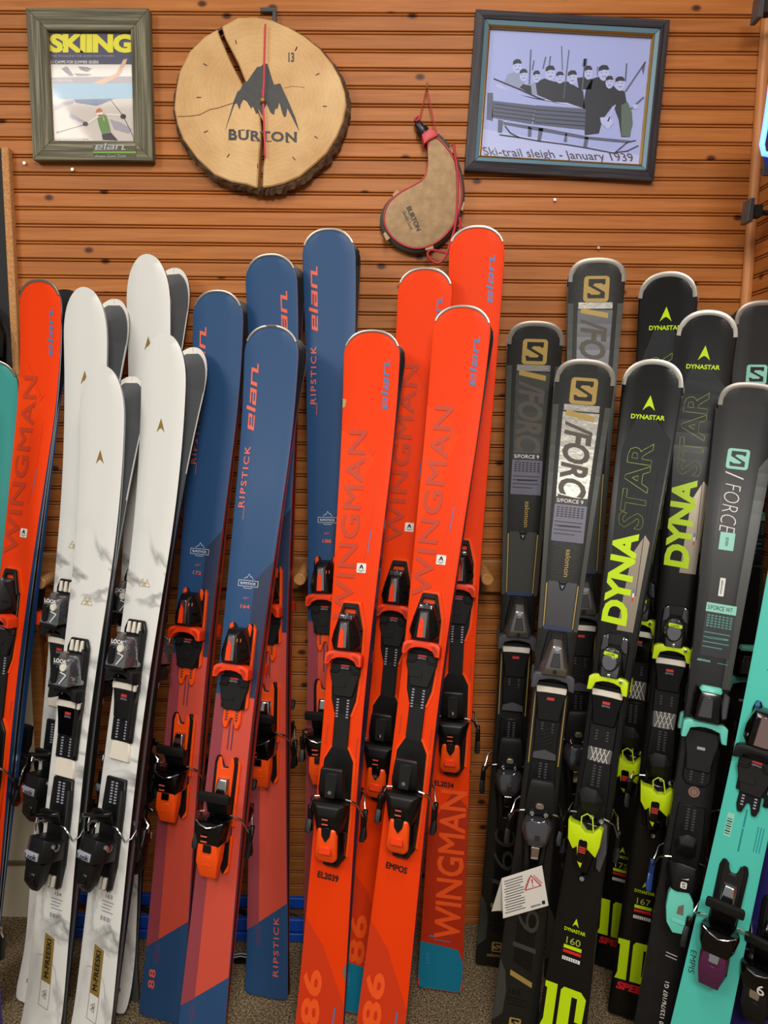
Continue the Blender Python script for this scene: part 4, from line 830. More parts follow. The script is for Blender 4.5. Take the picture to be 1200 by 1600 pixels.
# magazine cover
P = Picture('framed_magazine', 'grey wood framed skiing magazine cover hanging on the boarded wall', [(48, 20.5), (237, 20.5), (244, 256.5), (58, 254)], None, [(45, 60), (1125, 60), (1165, 1410), (105, 1395)], WALL_Y - .003)
fw = .046
P.rail('frame_rail', 0, fw, (-.024, -.020), 'grey_wood_across', 'grey_wood')
P.rail('frame_lip', fw - .003, fw, (-.021, -.017), 'gold_line')
B = lambda *p: list(p)
pg = [(215, 235), (960, 235), (1000, 1235), (265, 1225)]
P.flat('cover_page', flat(pg), 'page_snow', -.006)
P.group('cover_print', [[(218, 238), (958, 238), (970, 520), (238, 520)]], 'page_navy', -.0063)
P.group('cover_print', [[(236, 522), (970, 522), (973, 628), (450, 628), (240, 640)]], 'page_white', -.0063)  # white band: bright glare on the pane, put into the page colour
P.group('cover_print', [[(255, 690), (975, 690), (978, 824), (258, 828)]], 'page_blue', -.0063)  # blue strip: printed sky, with the pane's bluish glare put into its colour
P.group('cover_print', [[(240, 640), (973, 628), (975, 690), (255, 690)]], 'page_shadow', -.0063)
P.group('cover_print', [[(330, 560), (380, 540), (420, 590), (440, 625), (400, 622)], [(480, 540), (560, 545), (600, 560), (560, 590), (500, 570)], [(440, 600), (520, 606), (610, 608), (560, 622), (470, 622)]], 'page_grey', -.0066)
P.group('cover_print', [[(440, 832), (800, 826), (700, 870), (640, 890), (560, 876), (460, 862)]], 'page_ridge', -.0066)
P.group('cover_print', [[(860, 520), (880, 480), (915, 470), (900, 520), (850, 620), (700, 700), (600, 690), (720, 640), (820, 600)]], 'page_glow', -.0067)
P.group('cover_print', [[(410, 950), (470, 990), (560, 1040), (540, 1050), (460, 1020), (400, 1000)], [(760, 1010), (860, 1040), (960, 1100), (930, 1140), (800, 1100)], [(258, 880), (380, 850), (450, 840), (430, 870), (330, 900), (262, 935)]], 'page_shadow', -.0066)
P.group('cover_print', [[(650, 1000), (700, 965), (730, 975), (752, 1040), (770, 1120), (690, 1140), (665, 1070)]], 'page_green', -.0069)
P.group('cover_print', [ellipse(668, 945, 30, 34), ellipse(682, 978, 16, 18)], 'page_skin', -.0070)
P.group('cover_print', [[(640, 955), (700, 945), (702, 968), (645, 975)], [(700, 975), (712, 1010), (712, 1040)]], 'page_white', -.0072)
P.group('cover_print', [[(690, 1145), (770, 1128), (835, 1203), (700, 1196)], ellipse(545, 1052, 24, 20), ellipse(880, 986, 26, 22), stroke([(295, 1130), (545, 1056)], 5), stroke([(770, 838), (880, 980), (985, 1198)], 5), ellipse(296, 1128, 9, 9), ellipse(980, 1195, 9, 9)], 'page_dark', -.0070)
P.group('cover_print', [stroke([(560, 1052), (650, 990)], 16), stroke([(740, 968), (860, 975)], 14)], 'page_white', -.0068)
def ptext(P, txt, x0, x1, y0, y1, m, lift, bold=0, space=1, shear=0, name='cover_lettering', tilt=0.0):
    t = ELAN if txt == 'elan' else text2d(txt, bold, space)
    s2 = [(x0 + p[0] * (x1 - x0) + shear * p[1] * (y1 - y0), y1 + (y0 - y1) * p[1] + tilt * p[0]) for p in t[0]], t[1]
    return P.flat(name, s2, m, lift)
ptext(P, 'SKIING', 228, 968, 255, 420, 'page_yellow', -.0072, bold=.055, space=.95)
ptext(P, 'THE MAGAZINE FOR SKIERS EVERYWHERE', 240, 800, 440, 458, 'page_shadow', -.0072)
ptext(P, '11 CAMPS FOR SUMMER SKIERS', 240, 662, 488, 516, 'page_white', -.0072, bold=.01)
ptext(P, 'for Skiers Today', 250, 430, 648, 686, 'page_white', -.0072)
ptext(P, 'Simple Tricks to Get the Most', 268, 572, 1180, 1204, 'page_dark', -.0072, bold=.01)
ptext(P, 'from Your Gear', 270, 436, 1213, 1230, 'page_dark', -.0072)
P.flat('frame_badge', flat([(640, 1256), (1010, 1256), (1016, 1385), (645, 1380)]), 'page_grey', -.0246).data.materials[0] = M['grey_wood_across']
ptext(P, 'elan', 655, 925, 1250, 1312, 'elan_grey', -.0252, name='frame_lettering')
P.flat('frame_print', flat([(638, 1326), (1020, 1326), (1018, 1342), (645, 1340)]), 'elan_green', -.0252)
ptext(P, 'Always Good Times', 650, 925, 1352, 1386, 'elan_grey', -.0252, shear=.25, name='frame_lettering')
P.flat('glass_pane', flat([(212, 232), (962, 232), (1002, 1238), (262, 1228)]), 'picture_glass', -.011)

# old photograph
P = Picture('framed_photograph', 'dark wood framed old photograph of a ski sleigh party, hung slightly crooked', [(741, 19.5), (1043, 37), (1018, 286), (726, 270)], None, [(75, 32), (1172, 97), (1080, 1000), (20, 945)], WALL_Y - .003)
P.rail('frame_rail', 0, .022, (-.018, -.026), 'dark_wood', 'dark_wood_up'); P.rail('frame_mat', .022, .033, (-.022, -.018), 'mat_blue'); P.rail('frame_lip', .033, .0375, (-.020, -.016), 'gilt')
P.flat('photo_print', flat([(120, 110), (1100, 165), (1035, 945), (75, 900)]), 'photo_sky', -.006)
G = lambda polys, m, l: P.group('photo_print', polys, m, l)
G([[(82, 690), (400, 742), (720, 800), (1050, 850), (1036, 942), (76, 898)], [(190, 450), (330, 500), (520, 552), (700, 580), (690, 560), (520, 530), (400, 520), (280, 480), (210, 440)]], 'photo_snow', -.0062)
heads = [(316, 342, 25, 38), (352, 392, 22, 34), (426, 400, 20, 33), (503, 380, 27, 40), (558, 405, 22, 32), (628, 405, 26, 38), (718, 378, 23, 37), (806, 380, 30, 42), (838, 432, 22, 34), (898, 440, 27, 38)]
G([[(238, 440), (260, 385), (300, 372), (345, 385), (360, 450), (330, 470)], [(395, 440), (430, 425), (440, 500), (395, 500)]], 'photo_pale', -.0064)
G([[(330, 460), (350, 440), (395, 450), (400, 500)], [(420, 430), (470, 408), (520, 425), (560, 430), (600, 425), (660, 460), (690, 480), (700, 580), (600, 545), (520, 540), (430, 500)], [(655, 405), (700, 400), (745, 415), (735, 470), (665, 470)],
   [(705, 470), (740, 410), (790, 395), (830, 430), (860, 450), (880, 470), (925, 480), (935, 540), (960, 580), (970, 650), (955, 740), (905, 740), (890, 640), (860, 560), (800, 640), (780, 720), (700, 730), (690, 560)]], 'photo_dark', -.0066)
G([ellipse(*h) for h in heads], 'photo_snow', -.0068)
G([[(x - rx, y - ry * .25), (x - rx * .95, y - ry * .8), (x - rx * .3, y - ry * 1.12), (x + rx * .6, y - ry * 1.08), (x + rx * 1.02, y - ry * .6), (x + rx * .8, y - ry * .42), (x, y - ry * .5)] for x, y, rx, ry in heads] + [stroke([(x - rx * .35, y + ry * .42), (x + rx * .4, y + ry * .40)], 3) for x, y, rx, ry in heads] + [ellipse(x + sx * rx * .42, y - ry * .10, 3.4, 2.6, 8) for x, y, rx, ry in heads for sx in (-1, 1)], 'photo_dark', -.0070)
G([[(180, 535), (425, 562), (400, 668), (175, 630)], [(425, 560), (705, 580), (700, 700), (405, 668)], [(148, 490), (180, 490), (180, 650), (145, 640)], [(210, 640), (240, 650), (232, 718), (208, 716)], [(380, 680), (400, 690), (398, 742), (378, 740)], [(440, 690), (466, 692), (452, 762), (432, 760)], [(700, 740), (722, 742), (712, 800), (690, 798)], [(590, 720), (600, 722), (600, 770), (580, 768)],
   [(240, 655), (470, 690), (720, 738), (960, 760), (940, 775), (700, 752), (440, 706), (240, 670)]], 'photo_mid', -.0068)
G([stroke([(188 - k * 2, 553 + k * 22), (418, 583 + k * 22)], 5) for k in range(4)] + [stroke([(420, 585 + k * 24), (702, 606 + k * 24)], 5) for k in range(4)] + [stroke(q, 7) for q in ([(185, 410), (330, 470), (440, 520), (470, 530)], [(220, 730), (330, 745), (440, 765), (600, 785), (720, 805), (860, 832), (940, 820), (1000, 790)], [(250, 680), (280, 720), (330, 745)], [(870, 830), (940, 770), (985, 760)])], 'photo_dark', -.0072)
G([stroke(q, wd) for q, wd in (([(392, 250), (385, 440)], 8), ([(410, 310), (402, 358)], 7), ([(476, 290), (462, 350)], 7), ([(503, 286), (498, 330)], 7), ([(566, 228), (572, 360)], 5), ([(608, 250), (580, 520)], 6), ([(700, 300), (684, 470)], 8), ([(770, 345), (770, 390)], 5), ([(935, 328), (928, 420)], 8), ([(1040, 318), (930, 480)], 8), ([(1030, 516), (960, 580)], 9))] + [[(684, 340), (690, 300), (712, 298), (708, 340)], [(1020, 350), (1042, 316), (1030, 390)]], 'photo_mid', -.0073)
G([[(905, 560), (940, 540), (965, 600), (970, 670), (950, 740), (905, 735)]], 'photo_green', -.0074)
G([ellipse(985, 568, 16, 14), [(785, 630), (840, 625), (860, 660), (830, 700), (790, 660)], stroke([(830, 650), (870, 560)], 7)], 'photo_snow', -.0075)
ptext(P, 'Ski-trail sleigh - January 1939', 140, 985, 800, 862, 'photo_ink', -.0074, shear=-.35, name='photo_lettering', tilt=34)
P.flat('glass_pane', flat([(104, 100), (1112, 152), (1046, 958), (62, 908)]), 'picture_glass', -.011)

# ---------------------------------------------------------------- clock made from a slice of a log
YC = WALL_Y - .045
ck = lambda x, y: at(340 + x / 5.3333, 20 + y / 5.3333, YC)       # crop pixel to a point on the dial
# outline in photograph pixels, clockwise from the top of the split
OUT_R = [(346, 41), (372, 27), (400, 26), (425, 31), (452, 43), (475, 56), (500, 76), (518, 98), (531, 121), (539, 145), (541, 165), (536, 190), (526, 214), (510, 240), (490, 258), (468, 276), (445, 286), (425, 291), (410, 293)]
OUT_L = [(402, 294), (385, 288), (362, 284), (335, 273), (308, 248), (286, 218), (277, 195), (272, 170), (274, 145), (280, 112), (296, 80), (318, 58), (340, 45)]
CR_R = [(411, 262), (414, 240), (411, 210), (411, 190), (404, 176), (392, 150), (372, 98), (352, 60)]
CR_L = [(341, 52), (360, 96), (388, 150), (400, 172), (406, 182), (408, 205), (406, 230), (404, 255)]
clock = thing('wall_clock', at(411, 160, WALL_Y), 'round wall clock cut from a log slice with bark, mountain logo and red hands', 'clock')
org = clock.location.copy()
def slab(name, pts, y0, y1, m, grow=0, bev=.003):
    P3 = [at(x, y, YC) - org for x, y in pts]
    s = shp_prism([(p.x, p.z) for p in P3], 0, 1); V = []
    for i, (x, z, t) in enumerate(s[0]):
        V.append((x * (1 + grow * (1 - t)), (y1 if t else y0) - org.y, z * (1 + grow * (1 - t))))
    return add(name, shp_bevel((V, s[1]), bev, 1, 40), m, clock)
def dial_wood():
    m = bpy.data.materials.new('log_face'); m.use_nodes = True; nt = m.node_tree; b = nt.nodes['Principled BSDF']; L = nt.links.new
    tc = nt.nodes.new('ShaderNodeTexCoord'); mp = nt.nodes.new('ShaderNodeMapping'); mp.inputs['Scale'].default_value = (1, 0.02, 1)
    L(tc.outputs['Object'], mp.inputs['Vector'])
    wv = nt.nodes.new('ShaderNodeTexWave'); wv.wave_type = 'RINGS'; wv.rings_direction = 'SPHERICAL'; wv.inputs['Scale'].default_value = 30; wv.inputs['Distortion'].default_value = 9; wv.inputs['Detail'].default_value = 3; wv.inputs['Detail Scale'].default_value = 1.2
    L(mp.outputs[0], wv.inputs['Vector'])
    n = nt.nodes.new('ShaderNodeTexNoise'); n.inputs['Scale'].default_value = 9; n.inputs['Detail'].default_value = 4; L(mp.outputs[0], n.inputs['Vector'])
    r = nt.nodes.new('ShaderNodeValToRGB'); r.color_ramp.elements[0].color = C('#c2945a'); r.color_ramp.elements[0].position = .3; r.color_ramp.elements[1].color = C('#deb880'); r.color_ramp.elements[1].position = .7
    L(n.outputs['Fac'], r.inputs['Fac'])
    mx = nt.nodes.new('ShaderNodeMix'); mx.data_type = 'RGBA'; mx.blend_type = 'MULTIPLY'; mx.inputs['Factor'].default_value = .06
    L(r.outputs[0], mx.inputs['A']); L(wv.outputs['Color'], mx.inputs['B']); L(mx.outputs['Result'], b.inputs['Base Color']); b.inputs['Roughness'].default_value = .55
    M['log_face'] = m
dial_wood(); mat('bark', '#5d4632', .9, var=.5, vscale=60, bump=1.0, bscale=90); mat('crack', '#7a4c20', .8); mat('logo_ink', '#3c3c3e', .55, var=.15, vscale=60); mat('hand_red', '#c8404c', .3, .3)
slab('log_half', OUT_R + CR_R, WALL_Y - .004, YC, 'log_face'); slab('log_half', OUT_L + CR_L, WALL_Y - .004, YC, 'log_face')
# bark: a rough rim behind the sawn face
random.seed(3)
rim = OUT_R + OUT_L; cpx = (411, 160); N = 150; V = []; F = []
def rim_pt(t):
    t = (t % 1.0) * len(rim); i = int(t); f = t - i; a = rim[i]; b = rim[(i + 1) % len(rim)]; return (a[0] + (b[0] - a[0]) * f, a[1] + (b[1] - a[1]) * f)
for i in range(N):
    x, y = rim_pt(i / N); p = at(x, y, YC) - org; d = Vector((p.x, 0, p.z)).normalized(); low = max(0, (y - 60) / 230) * (1 if x > 410 else .55)
    for k, (yy, g) in enumerate(((YC + .004, -.004), (YC + .008, .002), (YC + .018, .006), (YC + .028, .007), (WALL_Y - .003, .003))):
        e = g + (random.random() - .35) * .006 * (k > 0) * (.4 + low)
        q = Vector((p.x, 0, p.z)) + d * (e + .006 * low * (k > 1)); V.append((q.x, yy - org.y, q.z))
for i in range(N):
    for k in range(4): F.append((i * 5 + k, ((i + 1) % N) * 5 + k, ((i + 1) % N) * 5 + k + 1, i * 5 + k + 1))
add('bark', (V, F), 'bark', clock)
def dial(name, s2, m, lift): return add(name, ([tuple(ck(x, y) - org + Vector((0, -lift, 0))) for x, y in s2[0]], s2[1]), m, clock)
mtn = [(62, 990), (72, 950), (135, 735), (165, 660), (190, 640), (205, 605), (215, 580), (250, 570), (268, 540), (330, 452), (360, 448), (385, 425), (415, 425), (470, 600), (522, 588), (545, 640), (600, 760), (650, 880), (682, 992), (650, 930), (600, 830), (580, 795), (572, 860), (555, 872), (540, 840), (515, 748), (500, 800), (480, 800), (470, 852), (440, 832), (410, 760), (395, 790), (372, 860), (340, 800), (322, 848), (295, 775), (280, 800), (262, 770), (245, 740), (215, 722), (195, 760), (182, 808), (160, 752), (140, 765), (100, 880)]
o = dial('mountain_logo', flat(mtn), 'logo_ink', .0006)
def curved_text(txt, pts, y0, y1, m):
    t = text2d(txt, .035, 1.1); v = []
    for x, y in t[0]: X = 92 + x * (660 - 92); v.append((X, y1 + (y0 - y1) * y + 26 * x))
    return dial('logo_lettering', (v, t[1]), m, .0007)
curved_text('BURTON', None, 972, 1056, 'logo_ink')
for x, w_ in ((108, 36), (132, 50), (118, 40), (210, 34), (256, 30), (300, 34), (340, 30), (430, 44), (586, 30), (650, 26)):
    yy = 26 * (x - 92) / 568; dial('letter_serif', flat([(x - w_ / 2, 1052 + yy), (x + w_ / 2, 1052 + yy), (x + w_ / 2, 1060 + yy), (x - w_ / 2, 1060 + yy)]) if x in (108, 132, 300, 340, 430, 586) else flat([(x - w_ / 2, 968 + yy), (x + w_ / 2, 968 + yy), (x + w_ / 2, 976 + yy), (x - w_ / 2, 976 + yy)]), 'logo_ink', .0007)
t = text2d('13', .03); dial('mark', ([(590 + x * 48, 412 - y * 82) for x, y in t[0]], t[1]), 'logo_ink', .0007)
for q in (((150, 230), (156, 258)), ((662, 286), (648, 314)), ((846, 505), (820, 520)), ((908, 780), (880, 780)), ((832, 1046), (810, 1030)), ((645, 1226), (628, 1204)), ((334, 1262), (334, 1290)), ((98, 1180), (82, 1202)), ((-84, 985), (-112, 997)), ((-140, 706), (-172, 706)), ((-90, 440), (-116, 425)), ((662, 286), (648, 314))):
    dial('hour_mark', stroke(q, 8), 'ink', .0007)
dial('crack', stroke([(130, 752), (60, 775), (0, 795), (-60, 805), (-150, 850), (-230, 862), (-330, 865)], 6), 'crack', .0006); dial('crack', stroke([(550, 630), (620, 612), (720, 622)], 3), 'crack', .0006)
# hands in front of the dial
for nm, q, lift in (('minute_hand', [(378, 745), (392, 745), (398, 600), (412, 112), (396, 112), (384, 560)], .009), ('hour_hand', [(374, 655), (390, 655), (396, 850), (412, 1205), (396, 1208), (380, 850)], .007)):
    pp = [ck(x, y) - org for x, y in q]; s = shp_prism([(p.x, p.z) for p in pp], 0, .0015)
    add(nm, ([(x, YC - org.y - lift - t, z) for x, z, t in s[0]], s[1]), 'hand_red', clock)
p = ck(383, 742) - org
add('hand_hub', shp_lathe([(.004, -.010), (.006, -.008), (.006, .002)], 14, 'y', (p.x, YC - org.y - .004, p.z)), 'gilt', clock, True)
add('hand_shaft', shp_lathe([(.0022, -.014), (.0022, .002)], 8, 'y', (p.x, YC - org.y - .001, p.z)), 'gilt', clock, True)
p = at(420, 17, WALL_Y - .012)
cb = thing('hanging_bracket', (p.x, WALL_Y, p.z), 'small grey metal bracket above the log slice clock', 'bracket')
add('bracket_plate', shp_bevel(shp_box(-.020, .018, -.014, -.001, -.002, .007), .001, 1), 'grey_plastic', cb); add('bracket_hook', shp_bevel(shp_box(.009, .018, -.016, -.001, -.026, -.002), .001, 1), 'grey_plastic', cb)

# ---------------------------------------------------------------- wineskin bag on its hook
YB = WALL_Y - .034
bp = lambda x, y, Y=YB: at(590 + x / 5.3333, 120 + y / 5.3333, Y)
bag = thing('wineskin', bp(410, 900, WALL_Y), 'tan suede wineskin bag with red piping and cord hanging on the wall', 'bag'); bo = bag.location.copy()
mat('suede', '#ab8e6a', .85, var=.16, vscale=60, bump=.3, bscale=260); mat('gusset', '#4d5a55', .7); mat('gusset_blue', '#3f4d66', .7); mat('piping', '#b52a37', .5); mat('collar', '#c8323f', .45); mat('bag_cap', '#1b1b20', .35); mat('patch', '#b89a72', .8)
def cr(pts, n=6, closed=True):
    out = []; N = len(pts)
    for i in range(N if closed else N - 1):
        p0, p1, p2, p3 = (pts[(i + k - 1) % N] if closed else pts[min(max(i + k - 1, 0), N - 1)] for k in range(4))
        for j in range(n):
            t = j / n; out.append(tuple(.5 * ((2 * p1[d]) + (p2[d] - p0[d]) * t + (2 * p0[d] - 5 * p1[d] + 4 * p2[d] - p3[d]) * t * t + (3 * p1[d] - p0[d] - 3 * p2[d] + p3[d]) * t ** 3) for d in (0, 1)))
    if not closed: out.append(pts[-1])
    return out
face = cr([(425, 548), (490, 508), (590, 610), (650, 720), (690, 860), (700, 1000), (675, 1130), (620, 1250), (520, 1360), (400, 1420), (280, 1425), (160, 1370), (75, 1270), (55, 1160), (95, 1050), (190, 965), (300, 905), (370, 860), (410, 790), (425, 690)])
def bag_pts(pts, Y, grow): 
    P3 = [bp(x, y) - bo for x, y in pts]; c = bp(400, 1080) - bo; out = []
    for p in P3: d = Vector((p.x - c.x, 0, p.z - c.z)); out.append((p.x + d.x * grow, Y - bo.y, p.z + d.z * grow))
    return out
n = len(face); rings = [(WALL_Y - .003, .0), (WALL_Y - .008, .09), (WALL_Y - .020, .10), (YB + .006, .06), (YB, .0)]; V = []; F = []
for Y, g in rings: V += bag_pts(face, Y, g)
for r in range(len(rings) - 1):
    for i in range(n): F.append((r * n + i, r * n + (i + 1) % n, (r + 1) * n + (i + 1) % n, (r + 1) * n + i))
F.append(tuple(range(n)))
add('gusset', (V, F), 'gusset', bag, True)
V = bag_pts(face, YB - .001, -.01) + bag_pts(face, YB - .005, -.10) ; F = [(i, (i + 1) % n, n + (i + 1) % n, n + i) for i in range(n)] + [tuple(range(n, 2 * n))]
add('front_panel', (V, F), 'suede', bag, True)
add('piping', shp_tube(bag_pts(face, YB - .002, .0), .0022, 6, True), 'piping', bag, True)
col = [(365, 490), (440, 432), (505, 480), (495, 505), (425, 540), (385, 575)]
P3 = [bp(x, y) - bo for x, y in col]; s = shp_prism([(p.x, p.z) for p in P3], 0, 1); add('collar', shp_bevel(([(x, (YB - .010 if t else WALL_Y - .006) - bo.y, z) for x, z, t in s[0]], s[1]), .004, 2), 'collar', bag, True)
a_ = bp(400, 470) - bo; b_ = bp(318, 338) - bo; d = b_ - a_
def along(t, r): return (a_ + d * t, r)
prof = [(-.05, .012), (.0, .0145), (.22, .0150), (.25, .0155), (.42, .0150), (.43, .0105), (.75, .0105), (.80, .009), (.82, .0055), (.95, .006), (1.03, .004)]
yc = (YB + WALL_Y) / 2 - bo.y
add('spout_cap', shp_tube([(q.x, yc, q.z) for q, r in (along(t, r) for t, r in prof)], [r for t, r in prof], 14), 'bag_cap', bag, True)
for q in ([(120, 985), (160, 940), (190, 965), (140, 1010)], [(45, 1310), (65, 1290), (105, 1345), (75, 1370)], [(395, 1425), (465, 1405), (465, 1435), (400, 1448)], [(690, 1110), (715, 1040), (728, 1050), (712, 1120)], [(595, 595), (620, 580), (640, 640), (625, 640)]):
    P3 = [bp(x, y) - bo for x, y in q]; s = shp_prism([(p.x, p.z) for p in P3], 0, 1); add('leather_patch', shp_bevel(([(x, (YB - .0015 if t else YB + .012) - bo.y, z) for x, z, t in s[0]], s[1]), .001, 1), 'patch', bag)
def bag_cord(name, pts, r, Y=YB - .009): 
    c = cr(pts, 6, False); add(name, shp_tube([tuple(bp(x, y) - bo + Vector((0, Y - YB, 0))) for x, y in c], r, 7), 'piping', bag, True)
bag_cord('hanging_cord', [(318, 352), (350, 330), (396, 130), (412, 100), (426, 130), (470, 350), (505, 480)], .0014, YB + .014)
bag_cord('neck_cord', [(345, 322), (312, 345), (320, 358), (350, 345), (345, 322)], .0022, YB + .004)
bag_cord('carry_cord', [(610, 580), (635, 585), (640, 640), (655, 740), (665, 850), (665, 1000), (655, 1150), (640, 1270), (600, 1400), (560, 1510), (500, 1560), (440, 1530), (415, 1480), (450, 1450), (540, 1470), (610, 1482), (660, 1470), (685, 1300), (682, 1180)], .0030, YB - .011)
t = text2d('BURTON', .03)
def bag_text(txt, cx, cy, w_, h_, rot, m, bold=0, shear=0):
    q = put(text2d(txt, bold), 0, 0, w_, h_, rot, shear); add('lettering', ([tuple(bp(cx + x, cy - y) - bo + Vector((0, -.0062, 0))) for x, y in q[0]], q[1]), m, bag)
bag_text('BURTON', 300, 1185, 215, 42, -66, 'ink', .03); bag_text('Durable Goods', 252, 1200, 165, 30, -66, 'force_ink', 0, .3)
p = bp(410, 95, WALL_Y)
hk = thing('hook', p, 'small brass hook holding the red cord of the wineskin', 'hook')
add('hook_wire', shp_tube([(0, -.001, .006), (0, -.014, .006), (0, -.026, .0), (0, -.028, -.010), (0, -.024, -.014)], .0022, 8), 'gilt', hk, True)
for px, py, ln in ((115, 266, .008), (40, 256, .004), (866, 313, .006), (934, 388, .005)):
    p = at(px, py, WALL_Y); tag(add('nail', xf(shp_lathe([(.0035, -.008), (.0035, -.0065), (.0014, -.006), (.0014, .006)], 8, 'y'), lambda v: v + p), 'steel', smooth=True), {115: 'bent steel nail under the magazine frame', 40: 'short steel nail left of the magazine frame, by the raw board edge', 866: 'steel nail in a knot below the old photograph', 934: 'steel nail in the wall above the gold logo ski tips'}[px], 'nail')

# ---------------------------------------------------------------- right edge: display arms and blue neon
for px, py, lab in ((1170, 331, 'black display arm with square end plate, lower of the two at the corner'), (1186, 14, 'black display arm with square end plate, upper of the two at the corner')):
    p = at(px, py, 1.86); o = thing('display_arm', p, lab, 'display arm', 'black display arms at the wall corner')
    pl = shp_bevel(shp_hull([(x, y, z) for x, y, z in ((-.006, -.02, .026), (-.006, .02, .026), (.004, -.02, .026), (.004, .02, .026), (-.010, -.02, -.026), (-.010, .02, -.026), (.002, -.02, -.026), (.002, .02, -.026))]), .001, 1)
    add('end_plate', pl, 'grey_plastic', o); add('socket', shp_bevel(shp_box(.004, .026, -.014, .014, -.013, .013), .001, 1), 'black_panel', o)
    add('arm', shp_tube([(.024, 0, -.002), (XR - p.x + .012, 0, -.002)], .006, 10), 'black_panel', o, True)
mat('neon_tube', '#6f9cff', .3, emit='#3f6bff', estr=5.0); mat('neon_back', '#101425', .4)
p = at(1206, 180, 1.62)
ne = thing('neon_sign', p, 'blue glowing neon tube sign cut by the right edge of the picture', 'sign')
pts = [(.014 * 0, 0, .085), (-.006, 0, .06), (-.008, 0, .02), (-.011, 0, -.02), (-.015, 0, -.055), (-.010, 0, -.072), (.01, 0, -.075), (.06, 0, -.07), (.09, 0, -.05), (.09, 0, .06), (.06, 0, .09), (.02, 0, .095)]
add('tube', shp_tube(pts, .0055, 10, True), 'neon_tube', ne, True); add('backing', shp_bevel(shp_box(-.004, .13, .012, .016, -.11, .12), .001, 1), 'neon_back', ne)
add('cable', shp_tube([(.05, .016, 0), (.10, .05, -.02), (XR - p.x + .01, .06, -.02)], .003, 8), 'black_panel', ne, True)
# black straps hanging on the dark panel at the left edge
p = at(17, 528, WALL_Y - .016); sp = thing('strap_loop', p, 'black strap with steel buckle hanging on the black panel above the teal ski tip', 'strap')
add('strap_band', xf(shp_tube([(-.09, 0, .10), (-.05, -.02, .09), (-.02, -.03, .05), (-.005, -.03, .0), (-.01, -.03, -.06), (-.03, -.02, -.09)], .010, 8), lambda v: v), 'gloss_black', sp, True)
add('strap_band', shp_tube([(-.08, -.01, -.03), (-.04, -.03, -.04), (-.01, -.032, -.075), (.0, -.03, -.12)], .009, 8), 'black_plastic', sp, True)
add('buckle', shp_bevel(shp_box(-.055, -.02, -.05, -.034, -.052, -.040), .002, 1), 'steel', sp); add('rivet', shp_lathe([(.006, -.05), (.006, -.03)], 10, 'y', (-.03, 0, .075)), 'steel', sp, True)
# ---------------------------------------------------------------- decoration of the skis
def mountain_badge(k, v):
    w_, h_ = .046, .0125
    box = lambda a, b, c, d: [(a, c), (b, c), (b, d), (a, d)]
    k.print_('badge', join(stroke(box(-w_ / 2, w_ / 2, v - h_ / 2, v + h_ / 2), .0009, True), stroke([(-.011, v + .009), (-.006, v + .014), (-.004, v + .012), (0, v + .021), (.004, v + .014), (.006, v + .016), (.011, v + .009)], .0008), stroke([(-.010, v - .0085), (-.008, v - .0105), (.008, v - .0105), (.010, v - .0085)], .0008)), 'pale_print', .0010)
    k.text('RIPSTICK', 0, v, .036, .0052, 'pale_print', 0, .02, 1.2)
def deco_rip(num, tail='88', right=False, low_text=None):
    def f(k):
        L = k.L; vr = k.vtoe - .060; g = lambda d: L - d
        k.print_('navy_panel', flat([(.30, vr), (1, vr), (1, min(k.vtoe + .235, L - .2)), (.30, k.vtoe + .19)]), 'navy_dark', .0004, True)
        k.print_('coral_panel', flat([(-1, .155), (1, .235), (1, vr), (-1, vr)]), 'coral', .0004, True)
        k.print_('coral_stripe', flat([(-1, .155), (-.42, .176), (-.42, vr), (-1, vr)]), 'coral_dark', .0007, True)
        vm = (k.vtoe + k.vheel) / 2
        for x in (-.0042, .0042): k.print_('center_line', flat([(x - .0013, vm - .02), (x + .0013, vm - .02), (x + .0013, vm + .062), (x - .0013, vm + .062)]), 'navy_print', .0010)
        u = .45 if right else -.62
        k.text('elan', u, g(.158), .148, .023, 'coral_print')
        k.text('RIPSTICK', u - (.06 if not right else 0), g(.335), .138, .0135, 'coral_print', bold=.012, space=1.25)
        k.print_('hairline', flat([(u * .05 - .0006, g(.43)), (u * .05 + .0004, g(.43)), (u * .05 + .0004, g(.40)), (u * .05 - .0006, g(.40))]), 'coral_print', .0008)
        mountain_badge(k, k.vtoe + .182)
        k.text('LEFT', -.02, k.vtoe + .150, .013, .004, 'coral_print', 0); k.text(num, -.02, k.vtoe + .132, .021, .0085, 'coral_print', 0, .02)
        if low_text: k.text(low_text, .45, .125, .145, .0135, 'coral_print', bold=.012, space=1.25)
        else: k.text(tail, -.55, .085, .044, .017, 'coral_print', bold=.02, space=1.2)
        for i in range(3): k.print_('hairline', flat([(-.028 + i * .005, .12), (-.0274 + i * .005, .12), (-.0274 + i * .005, .165 + i * .004), (-.028 + i * .005, .165 + i * .004)]), 'coral_dark', .0009)
    return f
def sticker(k, v, u=.25):
    x = u * k.s.hw(v); o = k.print_('sticker', flat(rrect(x - .0105, x + .0105, v - .0105, v + .0105, .002)), 'white_print', .0011)
    k.print_('sticker_logo', ([(x + px * .0065, v + .003 + py * .0045) for px, py in [(-.8, -1), (-.2, 1), (.2, 1), (.8, -1), (.3, -1), (.1, -.3), (-.1, -.3), (-.3, -1)]], [tuple(range(8))]), 'navy_ink', .0015)
    k.print_('sticker_logo', join(stroke([(x - .007, v - .005), (x + .007, v - .005)], .0012), stroke([(x - .003, v - .0078), (x + .003, v - .0078)], .001)), 'label_grey', .0015)
